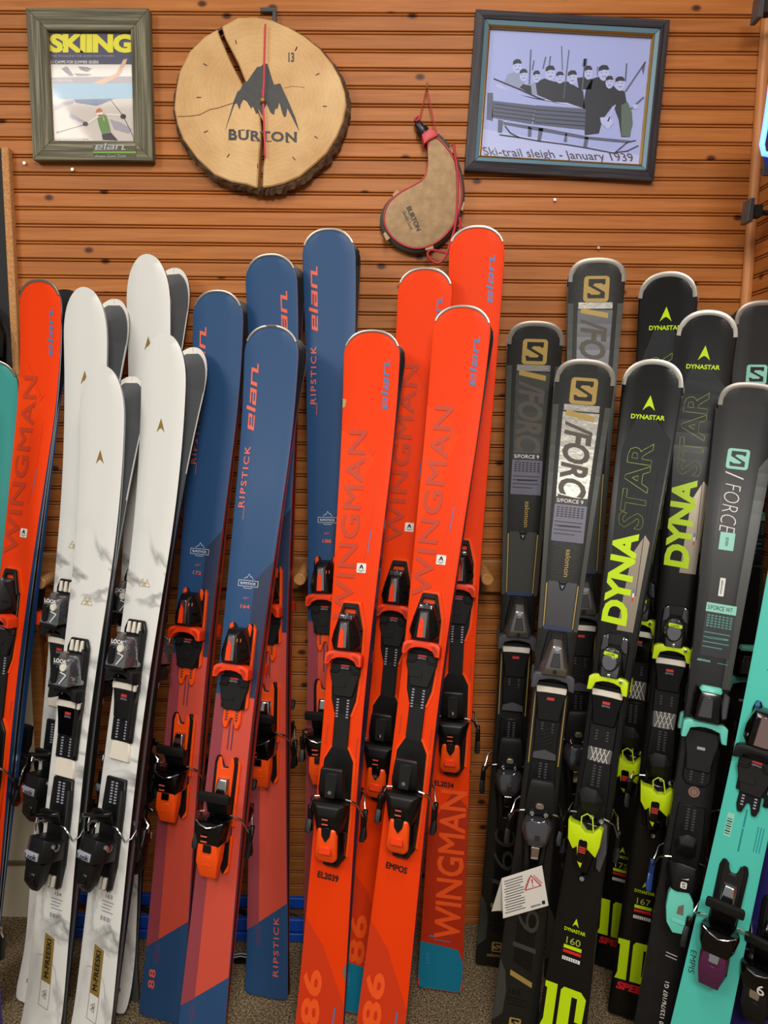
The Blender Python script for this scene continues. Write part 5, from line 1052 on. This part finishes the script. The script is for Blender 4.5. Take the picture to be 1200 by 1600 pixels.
def deco_wing(st=None, hand=None, tail='86', tailword=False, tealtail=False, chip=False, hand_u=-.1):
    def f(k):
        L = k.L; g = lambda d: L - d
        k.print_('shade_panel', flat([(-1, g(.22)), (-.2, g(.245)), (.35, g(.285)), (.05, g(.33)), (-.3, g(.42)), (-1, g(.50))]), 'orange_light', .0003, True)
        k.print_('facet_line', join(stroke([(-.036, g(.185)), (.012, g(.262)), (-.012, g(.29))], .0012), stroke([(.022, g(.262)), (.004, g(.285))], .0016)), 'orange_dark', .0007)
        k.print_('facet_line', stroke([(.028, g(.32)), (.024, g(.46)), (.014, g(.52))], .0012), 'orange_dark', .0007)
        k.text('elan', .55, g(.118), .108, .0165, 'elan_blue')
        k.text('WINGMAN', -.40, g(.43), .42, .040, 'orange_print', space=1.05, thick=.0010)
        k.print_('fine_print', stroke([(.027, g(.44)), (.024, g(.49))], .0018), 'elan_blue', .0009)
        if st is not None: sticker(k, st(k) if callable(st) else st)
        vm = (k.vtoe + k.vheel) / 2
        for x, v in ((-.033, vm - .01), (.036, vm - .03)): k.print_('fine_print', stroke([(x, v - .03), (x + .001, v + .01)], .003), 'orange_print', .0009)
        if tailword:
            k.print_('tail_panel', flat([(-1, .09), (1, .06), (1, .46), (.2, .50), (-1, .40)]), 'orange_deep', .0003, True); k.text('WINGMAN', .22, .315, .37,  .062, 'orange_bright', space=1.0, thick=.0012)
        else:
            k.print_('tail_panel', flat([(-1, .02), (1, .02), (1, .17), (-.1, .285), (-1, .335)]), 'orange_dark', .0003, True)
            k.text(tail, -.42, .172, .118, .042, 'orange_bright', bold=.03, space=1.05)
            k.print_('fine_print', stroke([(.03, .12), (.032, .16)], .003), 'elan_blue', .0009)
        if hand: k.text(hand, hand_u, k.vheel - .165, .046, .0125, 'marker_ink', -4, 0, 1.0, thick=.0005)
        if tealtail: k.print_('tail_panel', flat([(-1, .0), (1, .0), (1, .075), (.75, .105), (-1, .115)]), 'tail_teal', .0005, True); k.text('184', -.62, .075, .028, .009, 'elan_blue', bold=.01); k.print_('fine_print', join(stroke([(-.02, .124), (.02, .122)], .002), stroke([(-.03, .131), (-.022, .131)], .004)), 'elan_blue', .0009)
        if chip: k.print_('chipped_edge', flat([(-1, g(.15)), (-.86, g(.152)), (-.9, g(.168)), (-1, g(.17))]), 'gold_line', .0009, True); k.print_('chipped_edge', flat([(.86, .235), (1, .22), (1, .255), (.9, .25)]), 'grey_trim', .0009, True)
    return f
TRI = lambda c, v, s: join(*[stroke([(c + a * s, v + b * s) for a, b in q], .0010) for q in ([(-1.5, 0), (1.5, 0)], [(-1.5, 0), (-.6, 1.6), (.1, 0)], [(-.1, 0), (.6, 1.6), (1.5, 0)], [(-1.05, .8), (1.05, .8)], [(-.6, 0), (0, .8), (.6, 0)])])
def deco_free(num, rot=-10):
    def f(k):
        L = k.L; g = lambda d: L - d
        k.print_('chevron', ([(x * .014, g(.20) + y * .0155) for x, y in CHEV], [tuple(range(8))]), 'gold_print', .0008)
        k.print_('triangle_logo', TRI(0, k.vtoe + .185, .0105), 'gold_line', .0008)
        w_ = .0135
        k.print_('gold_box', flat([(-w_, .176), (w_, .172), (w_, .270), (-w_, .277)]), 'gold_print', .0008)
        k.text('M-FREESKI', 0, .225, .082, .0125, 'ink', 90, 0, 1.05, lift=.0012, thick=.0004)
        k.print_('outline_box', stroke([(-w_, .176), (-w_, .124), (w_, .119), (w_, .172)], .0010), 'brown_disc', .0008)
        t = TRI(0, 0, .0065); k.print_('triangle_logo', ([(-y + .004, x + .148) for x, y in t[0]], t[1]), 'brown_disc', .0009)
        k.print_('chevron', ([(x * .014, .072 + y * .015) for x, y in CHEV], [tuple(range(8))]), 'navy_ink', .0008)
        k.text('DYNASTAR', 0, .046, .055, .008, 'navy_ink', 0, .02)
        v = k.vheel - .128
        k.text(num, .25, v, .018, .008, 'brown_disc', 0, .01)
        k.print_('fine_print', join(*[stroke([(-.006 + (i % 2) * .003, v - .012 - i * .007), (.026 - (i % 3) * .004, v - .012 - i * .007)], .0013) for i in range(4)], *[stroke([(-.004 + i * .0032, v - .044), (-.004 + i * .0032, v - .052)], .0008 + .0012 * (i % 3 == 0)) for i in range(9)]), 'label_grey', .0008)
        for q in ([(-.03, .225), (-.01, .228), (.02, .210), (.03, .175)],): k.print_('vein', stroke(cr(q, 4, False), .0012), 'label_pale', .0007)
    return f
def s_mark(k, v, sz, mback, mletter, u=0, extra=.0):
    x0 = u * k.s.hw(v)
    k.print_('logo', flat([(x0 + (a - .5) * sz, v + (b - .5) * sz) for a, b in rrect(0, 1, 0, 1, .14)]), mback, .0009 + extra)
    k.print_('logo_letter', flat([(x0 + (a - .5) * sz, v + (b - .5) * sz) for a, b in S_LOGO]), mletter, .0013 + extra)
def lines_label(k, v0, v1, u0, u1, title, tcol='white_print', back='label_grey', tback=None):
    h0 = k.s.hw((v0 + v1) / 2); x0, x1 = u0 * h0, u1 * h0; H = v0 - v1
    k.print_('size_label', flat([(x0, v1), (x1, v1), (x1, v0), (x0, v0)]), back, .0010)
    k.print_('label_header', flat([(x0, v0 - H * .17), (x1, v0 - H * .17), (x1, v0), (x0, v0)]), tback or 'label_dark', .0013)
    xm = (x0 + x1) / 2; k.print_('lettering', put(text2d(title, .004), xm - (x1 - x0) * .04, v0 - H * .085, (x1 - x0) * .82, H * .085, 0), tcol, .0017)
    rows = []
    for r in range(5):
        for c in range(7): a = x0 + (x1 - x0) * (.08 + c * .125); b = v0 - H * (.25 + r * .05); rows.append(flat([(a, b), (a + (x1 - x0) * .085, b), (a + (x1 - x0) * .085, b + H * .028), (a, b + H * .028)]))
    k.print_('label_table', join(*rows), 'label_dark' if back != 'label_dark' else 'mint_dark', .0014)
    k.print_('label_lines', join(*[stroke([(x0 + (x1 - x0) * .06, v0 - H * (.56 + i * .09)), (x0 + (x1 - x0) * (.9 - .2 * (i % 2)), v0 - H * (.56 + i * .09))], H * .018) for i in range(4)], stroke([(x0 + (x1 - x0) * .2, v0 - H * .655), (x1 - (x1 - x0) * .15, v0 - H * .645)], H * .035)), 'label_dark' if back != 'label_dark' else 'mint_dark', .0014)
def deco_sal(num, panel='foil', tag_=None, name='9'):
    def f(k):
        L = k.L; g = lambda d: L - d
        k.print_('carbon_border', flat([(-1, g(.10)), (-.80, g(.10)), (-.80, k.vtoe + .10), (-1, k.vtoe + .10)]), 'charcoal_light', .0004, True)
        k.print_('carbon_border', flat([(.80, g(.10)), (1, g(.10)), (1, k.vtoe + .10), (.80, k.vtoe + .10)]), 'charcoal_light', .0004, True)
        k.print_('foil_panel', flat([(-.62, g(.315)), (.62, g(.315)), (.64, g(.115)), (-.64, g(.115))]), panel, .0006, True)  # same foil on each ski; how strongly it reflects is put into the colour
        k.print_('foil_band', flat([(-.62, g(.112)), (.62, g(.112)), (.62, g(.098)), (-.62, g(.098))]), 'foil', .0006, True)
        s_mark(k, g(.068), .058, 'salomon_gold', 'charcoal_top')
        k.print_('slash', flat([(-.033, g(.122)), (-.033, g(.110)), (.030, g(.122)), (.030, g(.134))]), 'salomon_gold', .0011)
        k.text('/FORCE', -.02, g(.235), .19, .062, 'force_ink', -90, .03, .95, .15, lift=.0010)
        lines_label(k, g(.305), g(.405), -.66, .66, 'S/FORCE 9')
        k.text('salomon', .12, g(.452), .062, .0115, 'salomon_gold', -90, .01)
        v = g(.505); k.print_('emblem', flat([(-.008, v + .006), (-.011, v + .012), (-.005, v + .009), (.005, v + .009), (.011, v + .012), (.008, v + .006), (.005, v - .006), (0, v - .010), (-.005, v - .006)]), 'black_top', .0013)
        k.print_('emblem', flat([(-.005, v + .003), (-.002, v), (0, v - .006), (.002, v), (.005, v + .003), (0, v + .001)]), 'label_pale', .0016)
        vt = k.vtoe + .105
        if g(.515) > vt + .02: k.print_('foil_panel', flat([(-.7, vt + .0), (.7, vt + .0), (.72, g(.50)), (.92, g(.48)), (.92, g(.49)), (-.92, g(.49)), (-.92, g(.48)), (-.72, g(.50))][:0] + [(-.66, vt), (.66, vt), (.66, g(.495)), (-.66, g(.495))]), 'foil_dark' if panel == 'foil' else 'charcoal_light', .0007, True)
        for sg in (-1, 1): k.print_('gold_line', flat([(sg * .70, vt), (sg * .76, vt), (sg * .76, g(.50)), (sg * .70, g(.50))]), 'salomon_gold', .0009, True)
        k.print_('navy_bar', flat([(-.72, vt - .006), (.72, vt - .006), (.72, vt + .004), (-.72, vt + .004)]), 'navy_dark', .0011, True)
        # tail
        k.print_('tail_panel', flat([(-.42, .19), (.5, .17), (.62, .40), (-.40, .42)]), 'black_top', .0005, True)
        k.text('160', .06, .30, .16, .052, 'charcoal_light', 90, -.01, .95, .18, lift=.0012)
        k.print_('slash', flat([(-.022, .158), (-.022, .170), (.028, .150), (.028, .138)]), 'salomon_gold', .0011)
        k.text(num, -.15, .122, .026, .012, 'black_top', 0, .01); k.print_('fine_print', join(*[stroke([(-.022, .108 - i * .007), (.02 - .006 * (i % 2), .106 - i * .007)], .0014) for i in range(3)]), 'black_top', .0009)
        s_mark(k, .052, .026, 'salomon_gold', 'charcoal_top'); k.text('salomon', 0, .030, .048, .0095, 'salomon_gold', 0, .015)
        k.print_('swoosh', flat([(-1, .19), (-.7, .165), (-.55, .12), (-.6, .07), (-1, .05)]), 'charcoal_light', .0004, True)
    return f
def deco_dyn(num):
    def f(k):
        L = k.L; g = lambda d: L - d
        k.print_('grey_panel', flat([(-.7, g(.55)), (.9, g(.55)), (.9, g(.17)), (.3, g(.13)), (-.4, g(.13)), (-.8, g(.2))]), 'gloss_grey', .0003, True)
        k.print_('chevron', ([(x * .0165, g(.093) + y * .0165) for x, y in CHEV], [tuple(range(8))]), 'neon', .0009)
        k.text('DYNASTAR', 0, g(.124), .072, .0105, 'neon', 0, .03, 1.02)
        k.print_('pearl_panel', flat([(-.05, g(.60)), (.74, g(.60)), (.78, g(.40)), (.55, g(.385)), (.15, g(.43))]), 'pearl', .0006, True)
        k.text('DYNA', -.22, g(.485), .205, .054, 'neon', 90, .045, .98, .06, lift=.0011)
        k.text('STAR', -.10, g(.277), .195, .054, 'neon_line', 90, .02, 1.0, .06, outline=.006, lift=.0009)
        k.print_('groove', join(stroke([(.026, g(.30)), (.027, g(.52))], .0012), stroke([(.036, g(.24)), (.034, g(.36))], .0014), stroke([(.030, g(.38)), (.036, g(.36))], .0012)), 'black_top', .0010)
        v = g(.515); 
        for i, m in enumerate(('elan_blue', 'white_print', 'speed_red')): k.print_('flag', flat([(.020, v - i * .009), (.0235, v - i * .009), (.0235, v - i * .009 + .009), (.020, v - i * .009 + .009)]), m, .0010)
        # tail
        b = .185
        k.print_('chevron', ([(x * .0085, b + .135 + y * .009) for x, y in CHEV], [tuple(range(8))]), 'neon', .0009); k.text('DYNASTAR', 0, b + .117, .045, .0075, 'neon', 0, .02)
        k.text(num, 0, b + .094, .030, .0145, 'neon_line', 0, .0)
        for y, m, h in ((.080, 'neon', .0075), (.070, 'speed_red', .006), (.055, 'white_print', .0075)): k.print_('label_bar', flat([(-.019, b + y - h / 2), (.019, b + y - h / 2), (.019, b + y + h / 2), (-.019, b + y + h / 2)]), m, .0009)
        k.print_('bar_code', join(*[flat([(-.016 + i * .0048, b + .052), (-.0145 + i * .0048, b + .052), (-.0145 + i * .0048, b + .058), (-.016 + i * .0048, b + .058)]) for i in range(7)]), 'ink', .0012)
        ten = [[(-.046, .085), (-.020, .085), (-.020, .180), (-.046, .180), (-.046, .168), (-.041, .166), (-.041, .100)], [(-.012, .085), (.012, .085), (.012, .18), (-.006, .18), (-.012, .172)], [(.012, .164), (.030, .164), (.030, .18), (.012, .18)], [(.024, .115), (.040, .115), (.042, .168), (.030, .18), (.024, .164)], [(.012, .085), (.036, .085), (.040, .100), (.024, .104), (.012, .102)]]
        k.print_('number_ten', join(*[flat(q) for q in ten]), 'neon', .0009); k.text('Ti', .72, .10, .010, .012, 'speed_red', 0, .02)
        k.text('SPEED', 0, .070, .078, .018, 'speed_red', 0, .05, .98, .2); k.text('20', .55, .052, .012, .008, 'neon', 0, .02)
    return f
def deco_w7(k):
    L = k.L; g = lambda d: L - d
    k.print_('carbon_border', flat([(.62, g(.18)), (1, g(.14)), (1, k.vtoe + .08), (.62, k.vtoe + .08)]), 'charcoal_light', .0004, True)
    k.print_('groove', stroke([(-.03, g(.19)), (-.028, g(.60))], .0012), 'black_top', .0006)
    s_mark(k, g(.165), .045, 'mint', 'w7_top', -.12)
    k.print_('slash', flat([(-.028, g(.197)), (-.028, g(.194)), (.010, g(.206)), (.010, g(.209))]), 'white_print', .0010)
    k.text('FORCE', -.15, g(.275), .105, .032, 'white_print', -90, -.022, 1.0, .12)
    x = -.10 * k.s.hw(g(.345)); k.print_('mint_box', flat([(x - .015, g(.328)), (x - .015, g(.367)), (x + .015, g(.367)), (x + .015, g(.328))]), 'mint', .0009); k.text('SEVEN', -.10, g(.348), .019, .006, 'ink', -90, .01, lift=.0013)
    x = -.05 * k.s.hw(g(.45)); k.print_('white_tag', flat(rrect(x - .0055, x + .0055, g(.468), g(.428), .001)), 'white_print', .0009); k.text('salomon', -.05, g(.448), .030, .005, 'ink', -90, .01, lift=.0013)
    lines_label(k, g(.485), g(.600), -.62, .72, 'S/FORCE W7', 'ink', 'label_dark', 'mint')
    k.text('salomon', -.42, g(.610), .026, .006, 'mint', 0, .01); k.print_('fine_print', stroke([(.010, g(.612)), (.030, g(.612))], .0014), 'mint_dark', .0009)
    vm = (k.vtoe + k.vheel) / 2; k.print_('disc', flat(ellipse(0, vm + .0, .0115, .0115)), 'brown_disc', .0010); k.print_('disc_ring', stroke(ellipse(0, vm, .007, .007, 16), .0009, True), 'label_dark', .0013)
    k.print_('fine_print', join(*[stroke([(-.008, k.vheel - .20 - i * .007), (.014, k.vheel - .203 - i * .007)], .0013) for i in range(2)]), 'white_print', .0009)
    k.text('E110 123/76/107 G1', .05, .155, .11, .0085, 'white_print', 90, .005, 1.05)
    x = .0; k.print_('outline_box', stroke([(x - .012, .072), (x + .010, .072), (x + .010, .045), (x - .012, .045)], .0011, True), 'white_print', .0009)
def deco_teal(k):
    vm = (k.vtoe + k.vheel) / 2
    k.print_('center_line', join(stroke([(0, vm - .03), (0, vm + .015)], .0028), stroke([(0, vm + .02), (0, vm + .055)], .0028)), 'teal_dark', .0009)
    k.print_('bar_label', flat([(-.032, vm - .01), (-.019, vm - .01), (-.019, vm + .038), (-.032, vm + .038)]), 'mint', .0009); k.print_('bar_code', join(*[stroke([(-.030, vm - .004 + i * .005), (-.022, vm - .004 + i * .005)], .0014 + .001 * (i % 2)) for i in range(7)]), 'ink', .0013)
    k.print_('fine_print', join(*[stroke([(.026 + i * .005, vm - .02), (.026 + i * .005, vm + .03)], .0014) for i in range(3)]), 'teal_dark', .0009)
    k.text('Z', -.28, k.vtoe + .165, .011, .013, 'teal_dark', 0)
    k.text('EMPIS', -.75, k.vheel - .105, .046, .011, 'marker_ink', -86, -.01)
    k.print_('shade_panel', flat([(-1, .02), (.2, .02), (1, .10), (1, .02)][:3] + [(1, .02)]), 'teal_top', .0003, True)
def deco_tealleft(k): k.print_('fine_print', stroke([(.026, k.L - .33), (.022, k.L - .38)], .004), 'teal_dark', .0009)

# ---------------------------------------------------------------- the skis, left to right
ON, NV, WH, SA, DY = 'orange skis standing against the rack', 'navy and coral skis standing against the rack', 'white marbled skis standing against the rack', 'charcoal skis with gold logo', 'black and neon yellow skis'
vpx = lambda py: (lambda k: k.at_v(py))
ski_pair('tealleft', 'teal ski at the far left edge, half hidden behind the raw board end', 'black based partner of the teal ski at the far left edge', 563, (-22, 860), (-60, 1300), 1520, 1.91, 6, 940, 1150, 'tb', None, deco_tealleft, False)
ski_pair('wing', 'orange ski farthest left, leaning beside the raw board end', 'dark based partner behind the orange ski farthest left', 437, (36, 860), (-34, 1500), 1570, 1.86, 22, 962, 1190, 'emx', ON, deco_wing(vpx(832)))
ski_pair('free', 'white ski left of the tallest white ski, in the rear row', 'grey based partner tip behind the white ski at the left of the rear row', 448, (122, 860), (80, 1350), 1560, 1.83, 21, 978, 1200, 'nx', WH, deco_free('170'))
ski_pair('free', 'tallest white ski, its rounded tip under the log slice clock', 'grey based partner of the tallest white ski, its tip right of it', 397, (224, 860), (188, 1450), 1566, 1.88, 22, 962, 1198, 'nx', WH, deco_free('178'))
ski_pair('free', 'shortest white ski, frontmost at the left, marked 154 above its gold box', 'grey based partner of the shortest white ski marked 154', 570, (152, 860), (74, 1550), 1660, 1.76, 22, 1075, 1298, 'nx', WH, deco_free('154'))
ski_pair('free', 'white ski with gold chevron in the front row, marked 163 above its gold box', 'grey based partner tip fanned out right of the white ski marked 163', 520, (239, 860), (152, 1550), 1685, 1.77, 25, 1048, 1300, 'nx', WH, deco_free('163'))
ski_pair('rip', 'navy ski marked 172 with 88 on its tail, behind the white skis', 'black based partner of the navy ski marked 172', 453, (317, 860), (256, 1550), 1588, 1.87, 14, 982, 1192, 'elx', NV, deco_rip('172'))
ski_pair('rip', 'navy ski with its name printed on the tail, behind the ski marked 164', 'black based partner of the navy ski with a lettered tail', 397, (426, 860), (418, 1550), 1553, 1.88, 13, 946, 1140, 'elx', NV, deco_rip('180', right=True, low_text='RIPSTICK'))
ski_pair('rip', 'navy ski marked 164, frontmost of the navy skis', 'black based partner of the frontmost navy ski marked 164', 508, (398, 860), (318, 1590), 1697, 1.77, 14, 1042, 1268, 'elx', NV, deco_rip('164'))
ski_pair('rip', 'tallest navy ski, marked 188, beside the orange skis', 'black based partner of the tallest navy ski marked 188', 357, (514, 860), (507, 1550), 1560, 1.90, 10, 931, 1137, 'elx', NV, deco_rip('188'))
ski_pair('wing', 'orange ski with a silver tip guard and EL2039 handwritten under its binding', 'dark based partner of the orange ski lettered EL2039', 515, (561, 860), (504, 1550), 1690, 1.77, 14, 1022, 1244, 'emx', ON, deco_wing(vpx(887), 'EL2039', chip=True))
ski_pair('wing', 'orange ski in the rear row between the two front orange skis, teal tail hidden low', 'dark based partner of the rear orange ski between the two front ones', 418, (630, 860), (575, 1450), 1581, 1.88, 13, 949, 1155, 'emx', ON, deco_wing(vpx(823), None, tealtail=True))
ski_pair('wing', 'orange ski with EMPOS handwritten under its binding, in the front row', 'dark based partner with a white sticker behind the orange ski lettered EMPOS', 477, (684, 860), (602, 1550), 1695, 1.77, 15, 1007, 1231, 'emx', ON, deco_wing(vpx(874), 'EMPOS'))
ski_pair('wing', 'tallest orange ski, its teal tail standing on the carpet', 'dark based partner of the tallest orange ski', 353, (722, 860), (688, 1530), 1543, 1.90, 8, 915, 1118, 'emx', ON, deco_wing(None, 'EL2034', tailword=True, tealtail=True, hand_u=-.3))
ski_pair('sal', 'charcoal ski with gold logo, leftmost of the charcoal ones', 'black based partner of the leftmost charcoal ski', 502, (815, 860), (776, 1480), 1506, 1.87, 6, 990, 1190, 'sal', SA, deco_sal('163', 'charcoal_light'))  # foil panel painted dark for its weaker reflection
ski_pair('sal', 'tallest charcoal ski with gold logo, in the rear row', 'black based partner of the tallest charcoal ski', 403, (912, 860), (886, 1450), 1530, 1.89, 8, 957, 1152, 'sal', SA, deco_sal('170', 'foil_dark'))
s3 = ski_pair('sal', 'charcoal ski with shiny silver lettered panel, in the front row', 'black based partner of the front charcoal ski', 562, (884, 860), (805, 1590), 1632, 1.77, 10, 1052, 1264, 'sal', SA, deco_sal('166', 'foil'))
ski_pair('dyn', 'black and neon ski standing rearmost, marked 175 on its tail', 'black based partner of the rearmost neon ski', 425, (1012, 860), (961, 1480), 1512, 1.89, 24, 967, 1165, 'spx', DY, deco_dyn('175'))
ski_pair('dyn', 'black and neon ski in the front row, marked 160 above the big ten', 'black based partner of the front row neon ski', 562, (984, 860), (880, 1590), 1672, 1.77, 24, 1060, 1272, 'spx', DY, deco_dyn('160'))
ski_pair('dyn', 'black and neon ski marked 167, right of the one marked 160', 'black based partner of the neon ski nearest the mint logo skis', 485, (1066, 860), (993, 1520), 1588, 1.84, 18, 1010, 1212, 'spx', DY, deco_dyn('167'))
ski_pair('w7', 'black ski with mint logo standing rearmost by the corner trim', 'black based partner of the rearmost mint logo ski', 470, (1168, 860), (1130, 1480), 1560, 1.86, 10, 1055, 1262, 'w7', 'black skis with mint logo', deco_w7)
ski_pair('w7', 'black ski with mint logo and long mint label, in the front row', 'black based partner of the front mint logo ski', 598, (1137, 860), (1036, 1560), 1685, 1.74, 18, 1128, 1340, 'w7', 'black skis with mint logo', deco_w7)
ski_pair('teal', 'bright turquoise ski leaning at the right edge with plum heel lever', 'dark based partner of the bright turquoise ski', 600, (1160, 1300), (1096, 1590), 1740, 1.56, 30, 1170, 1434, 'tb', None, deco_teal)
ski_pair('purple', 'purple ski mostly outside the right edge, its black heel binding numbered 6', None, 640, (1238, 1300), (1188, 1590), 1740, 1.50, 44, 1250, 1492, 'kb', None, None, False)
ski_pair('purple', 'dark ski outside the left edge, only its black heel lever in view', None, 560, (-62, 1100), (-40, 1590), 1720, 1.66, -46, 1180, 1458, 'kb', None, None, False)

# ---------------------------------------------------------------- folded warning card on the front charcoal ski's heel
c = [(784, 1373), (847, 1353), (857, 1415), (786, 1435)]; Yc = None
hp = s3.f['T'] + s3.f['a'] * (s3.vheel - .15) + s3.f['n'] * .055
tg = thing('warning_card', hp, 'folded white warning card with red triangle on the charcoal ski heel', 'card'); Yc = hp.y - .012
q = [at(x, y, Yc) - hp for x, y in c]
front = [Vector((p.x, p.y + .0, p.z)) for p in q]; nb = Vector((0, .0009, 0))
V = [tuple(p) for p in front] + [tuple(p + nb) for p in front]; add('card_front', (V, [(0, 1, 2, 3), (7, 6, 5, 4), (0, 4, 5, 1), (1, 5, 6, 2), (2, 6, 7, 3), (3, 7, 4, 0)]), 'white_print', tg)
bk_ = [front[0] + nb, front[1] + nb, at(842, 1418, Yc + .03) - hp + Vector((0, 0, 0)), at(768, 1424, Yc + .03) - hp]
V = [tuple(p) for p in bk_] + [tuple(p + nb) for p in bk_]; add('card_back', (V, [(0, 1, 2, 3), (7, 6, 5, 4), (0, 4, 5, 1), (1, 5, 6, 2), (2, 6, 7, 3), (3, 7, 4, 0)]), 'white_print', tg)
def card(u, v): return front[0] * (1 - u) * (1 - v) + front[1] * u * (1 - v) + front[2] * u * v + front[3] * (1 - u) * v + Vector((0, -.0006, 0))
def cprint(name, s2, m): add(name, ([tuple(card(x, y)) for x, y in s2[0]], s2[1]), m, tg)
cprint('card_text', join(*[stroke([(.06 + .03 * (i % 3 == 2), .09 + i * .066), (.50 - .07 * ((i * 7) % 4 == 1), .09 + i * .066)], .018) for i in range(13)]), 'label_dark')
cprint('warning_triangle', stroke([(.70, .14), (.90, .46), (.54, .46)], .022, True), 'red_label'); cprint('warning_mark', join(flat([(.70, .24), (.735, .24), (.727, .36), (.71, .36)]), flat(ellipse(.719, .405, .014, .018, 10))), 'red_label')
for rot, cx, cy in ((-62, .595, .30), (58, .845, .28)):
    s2 = put(text2d('WARNING', .01), 0, 0, .30, .05, -rot if False else 0); a = math.radians(rot)
    cprint('warning_lettering', ([(cx + x * math.cos(a) + y * math.sin(a), cy + x * math.sin(a) - y * math.cos(a)) for x, y in s2[0]], s2[1]), 'red_label')
s2 = text2d('salomon', .02); cprint('card_lettering', ([(.62 + x * .22, .93 - y * .06) for x, y in s2[0]], s2[1]), 'label_dark'); cprint('card_logo', ([(.87 + x * .07, .93 - y * .09) for x, y in rrect(0, 1, 0, 1, .2)], [tuple(range(20))]), 'label_dark')
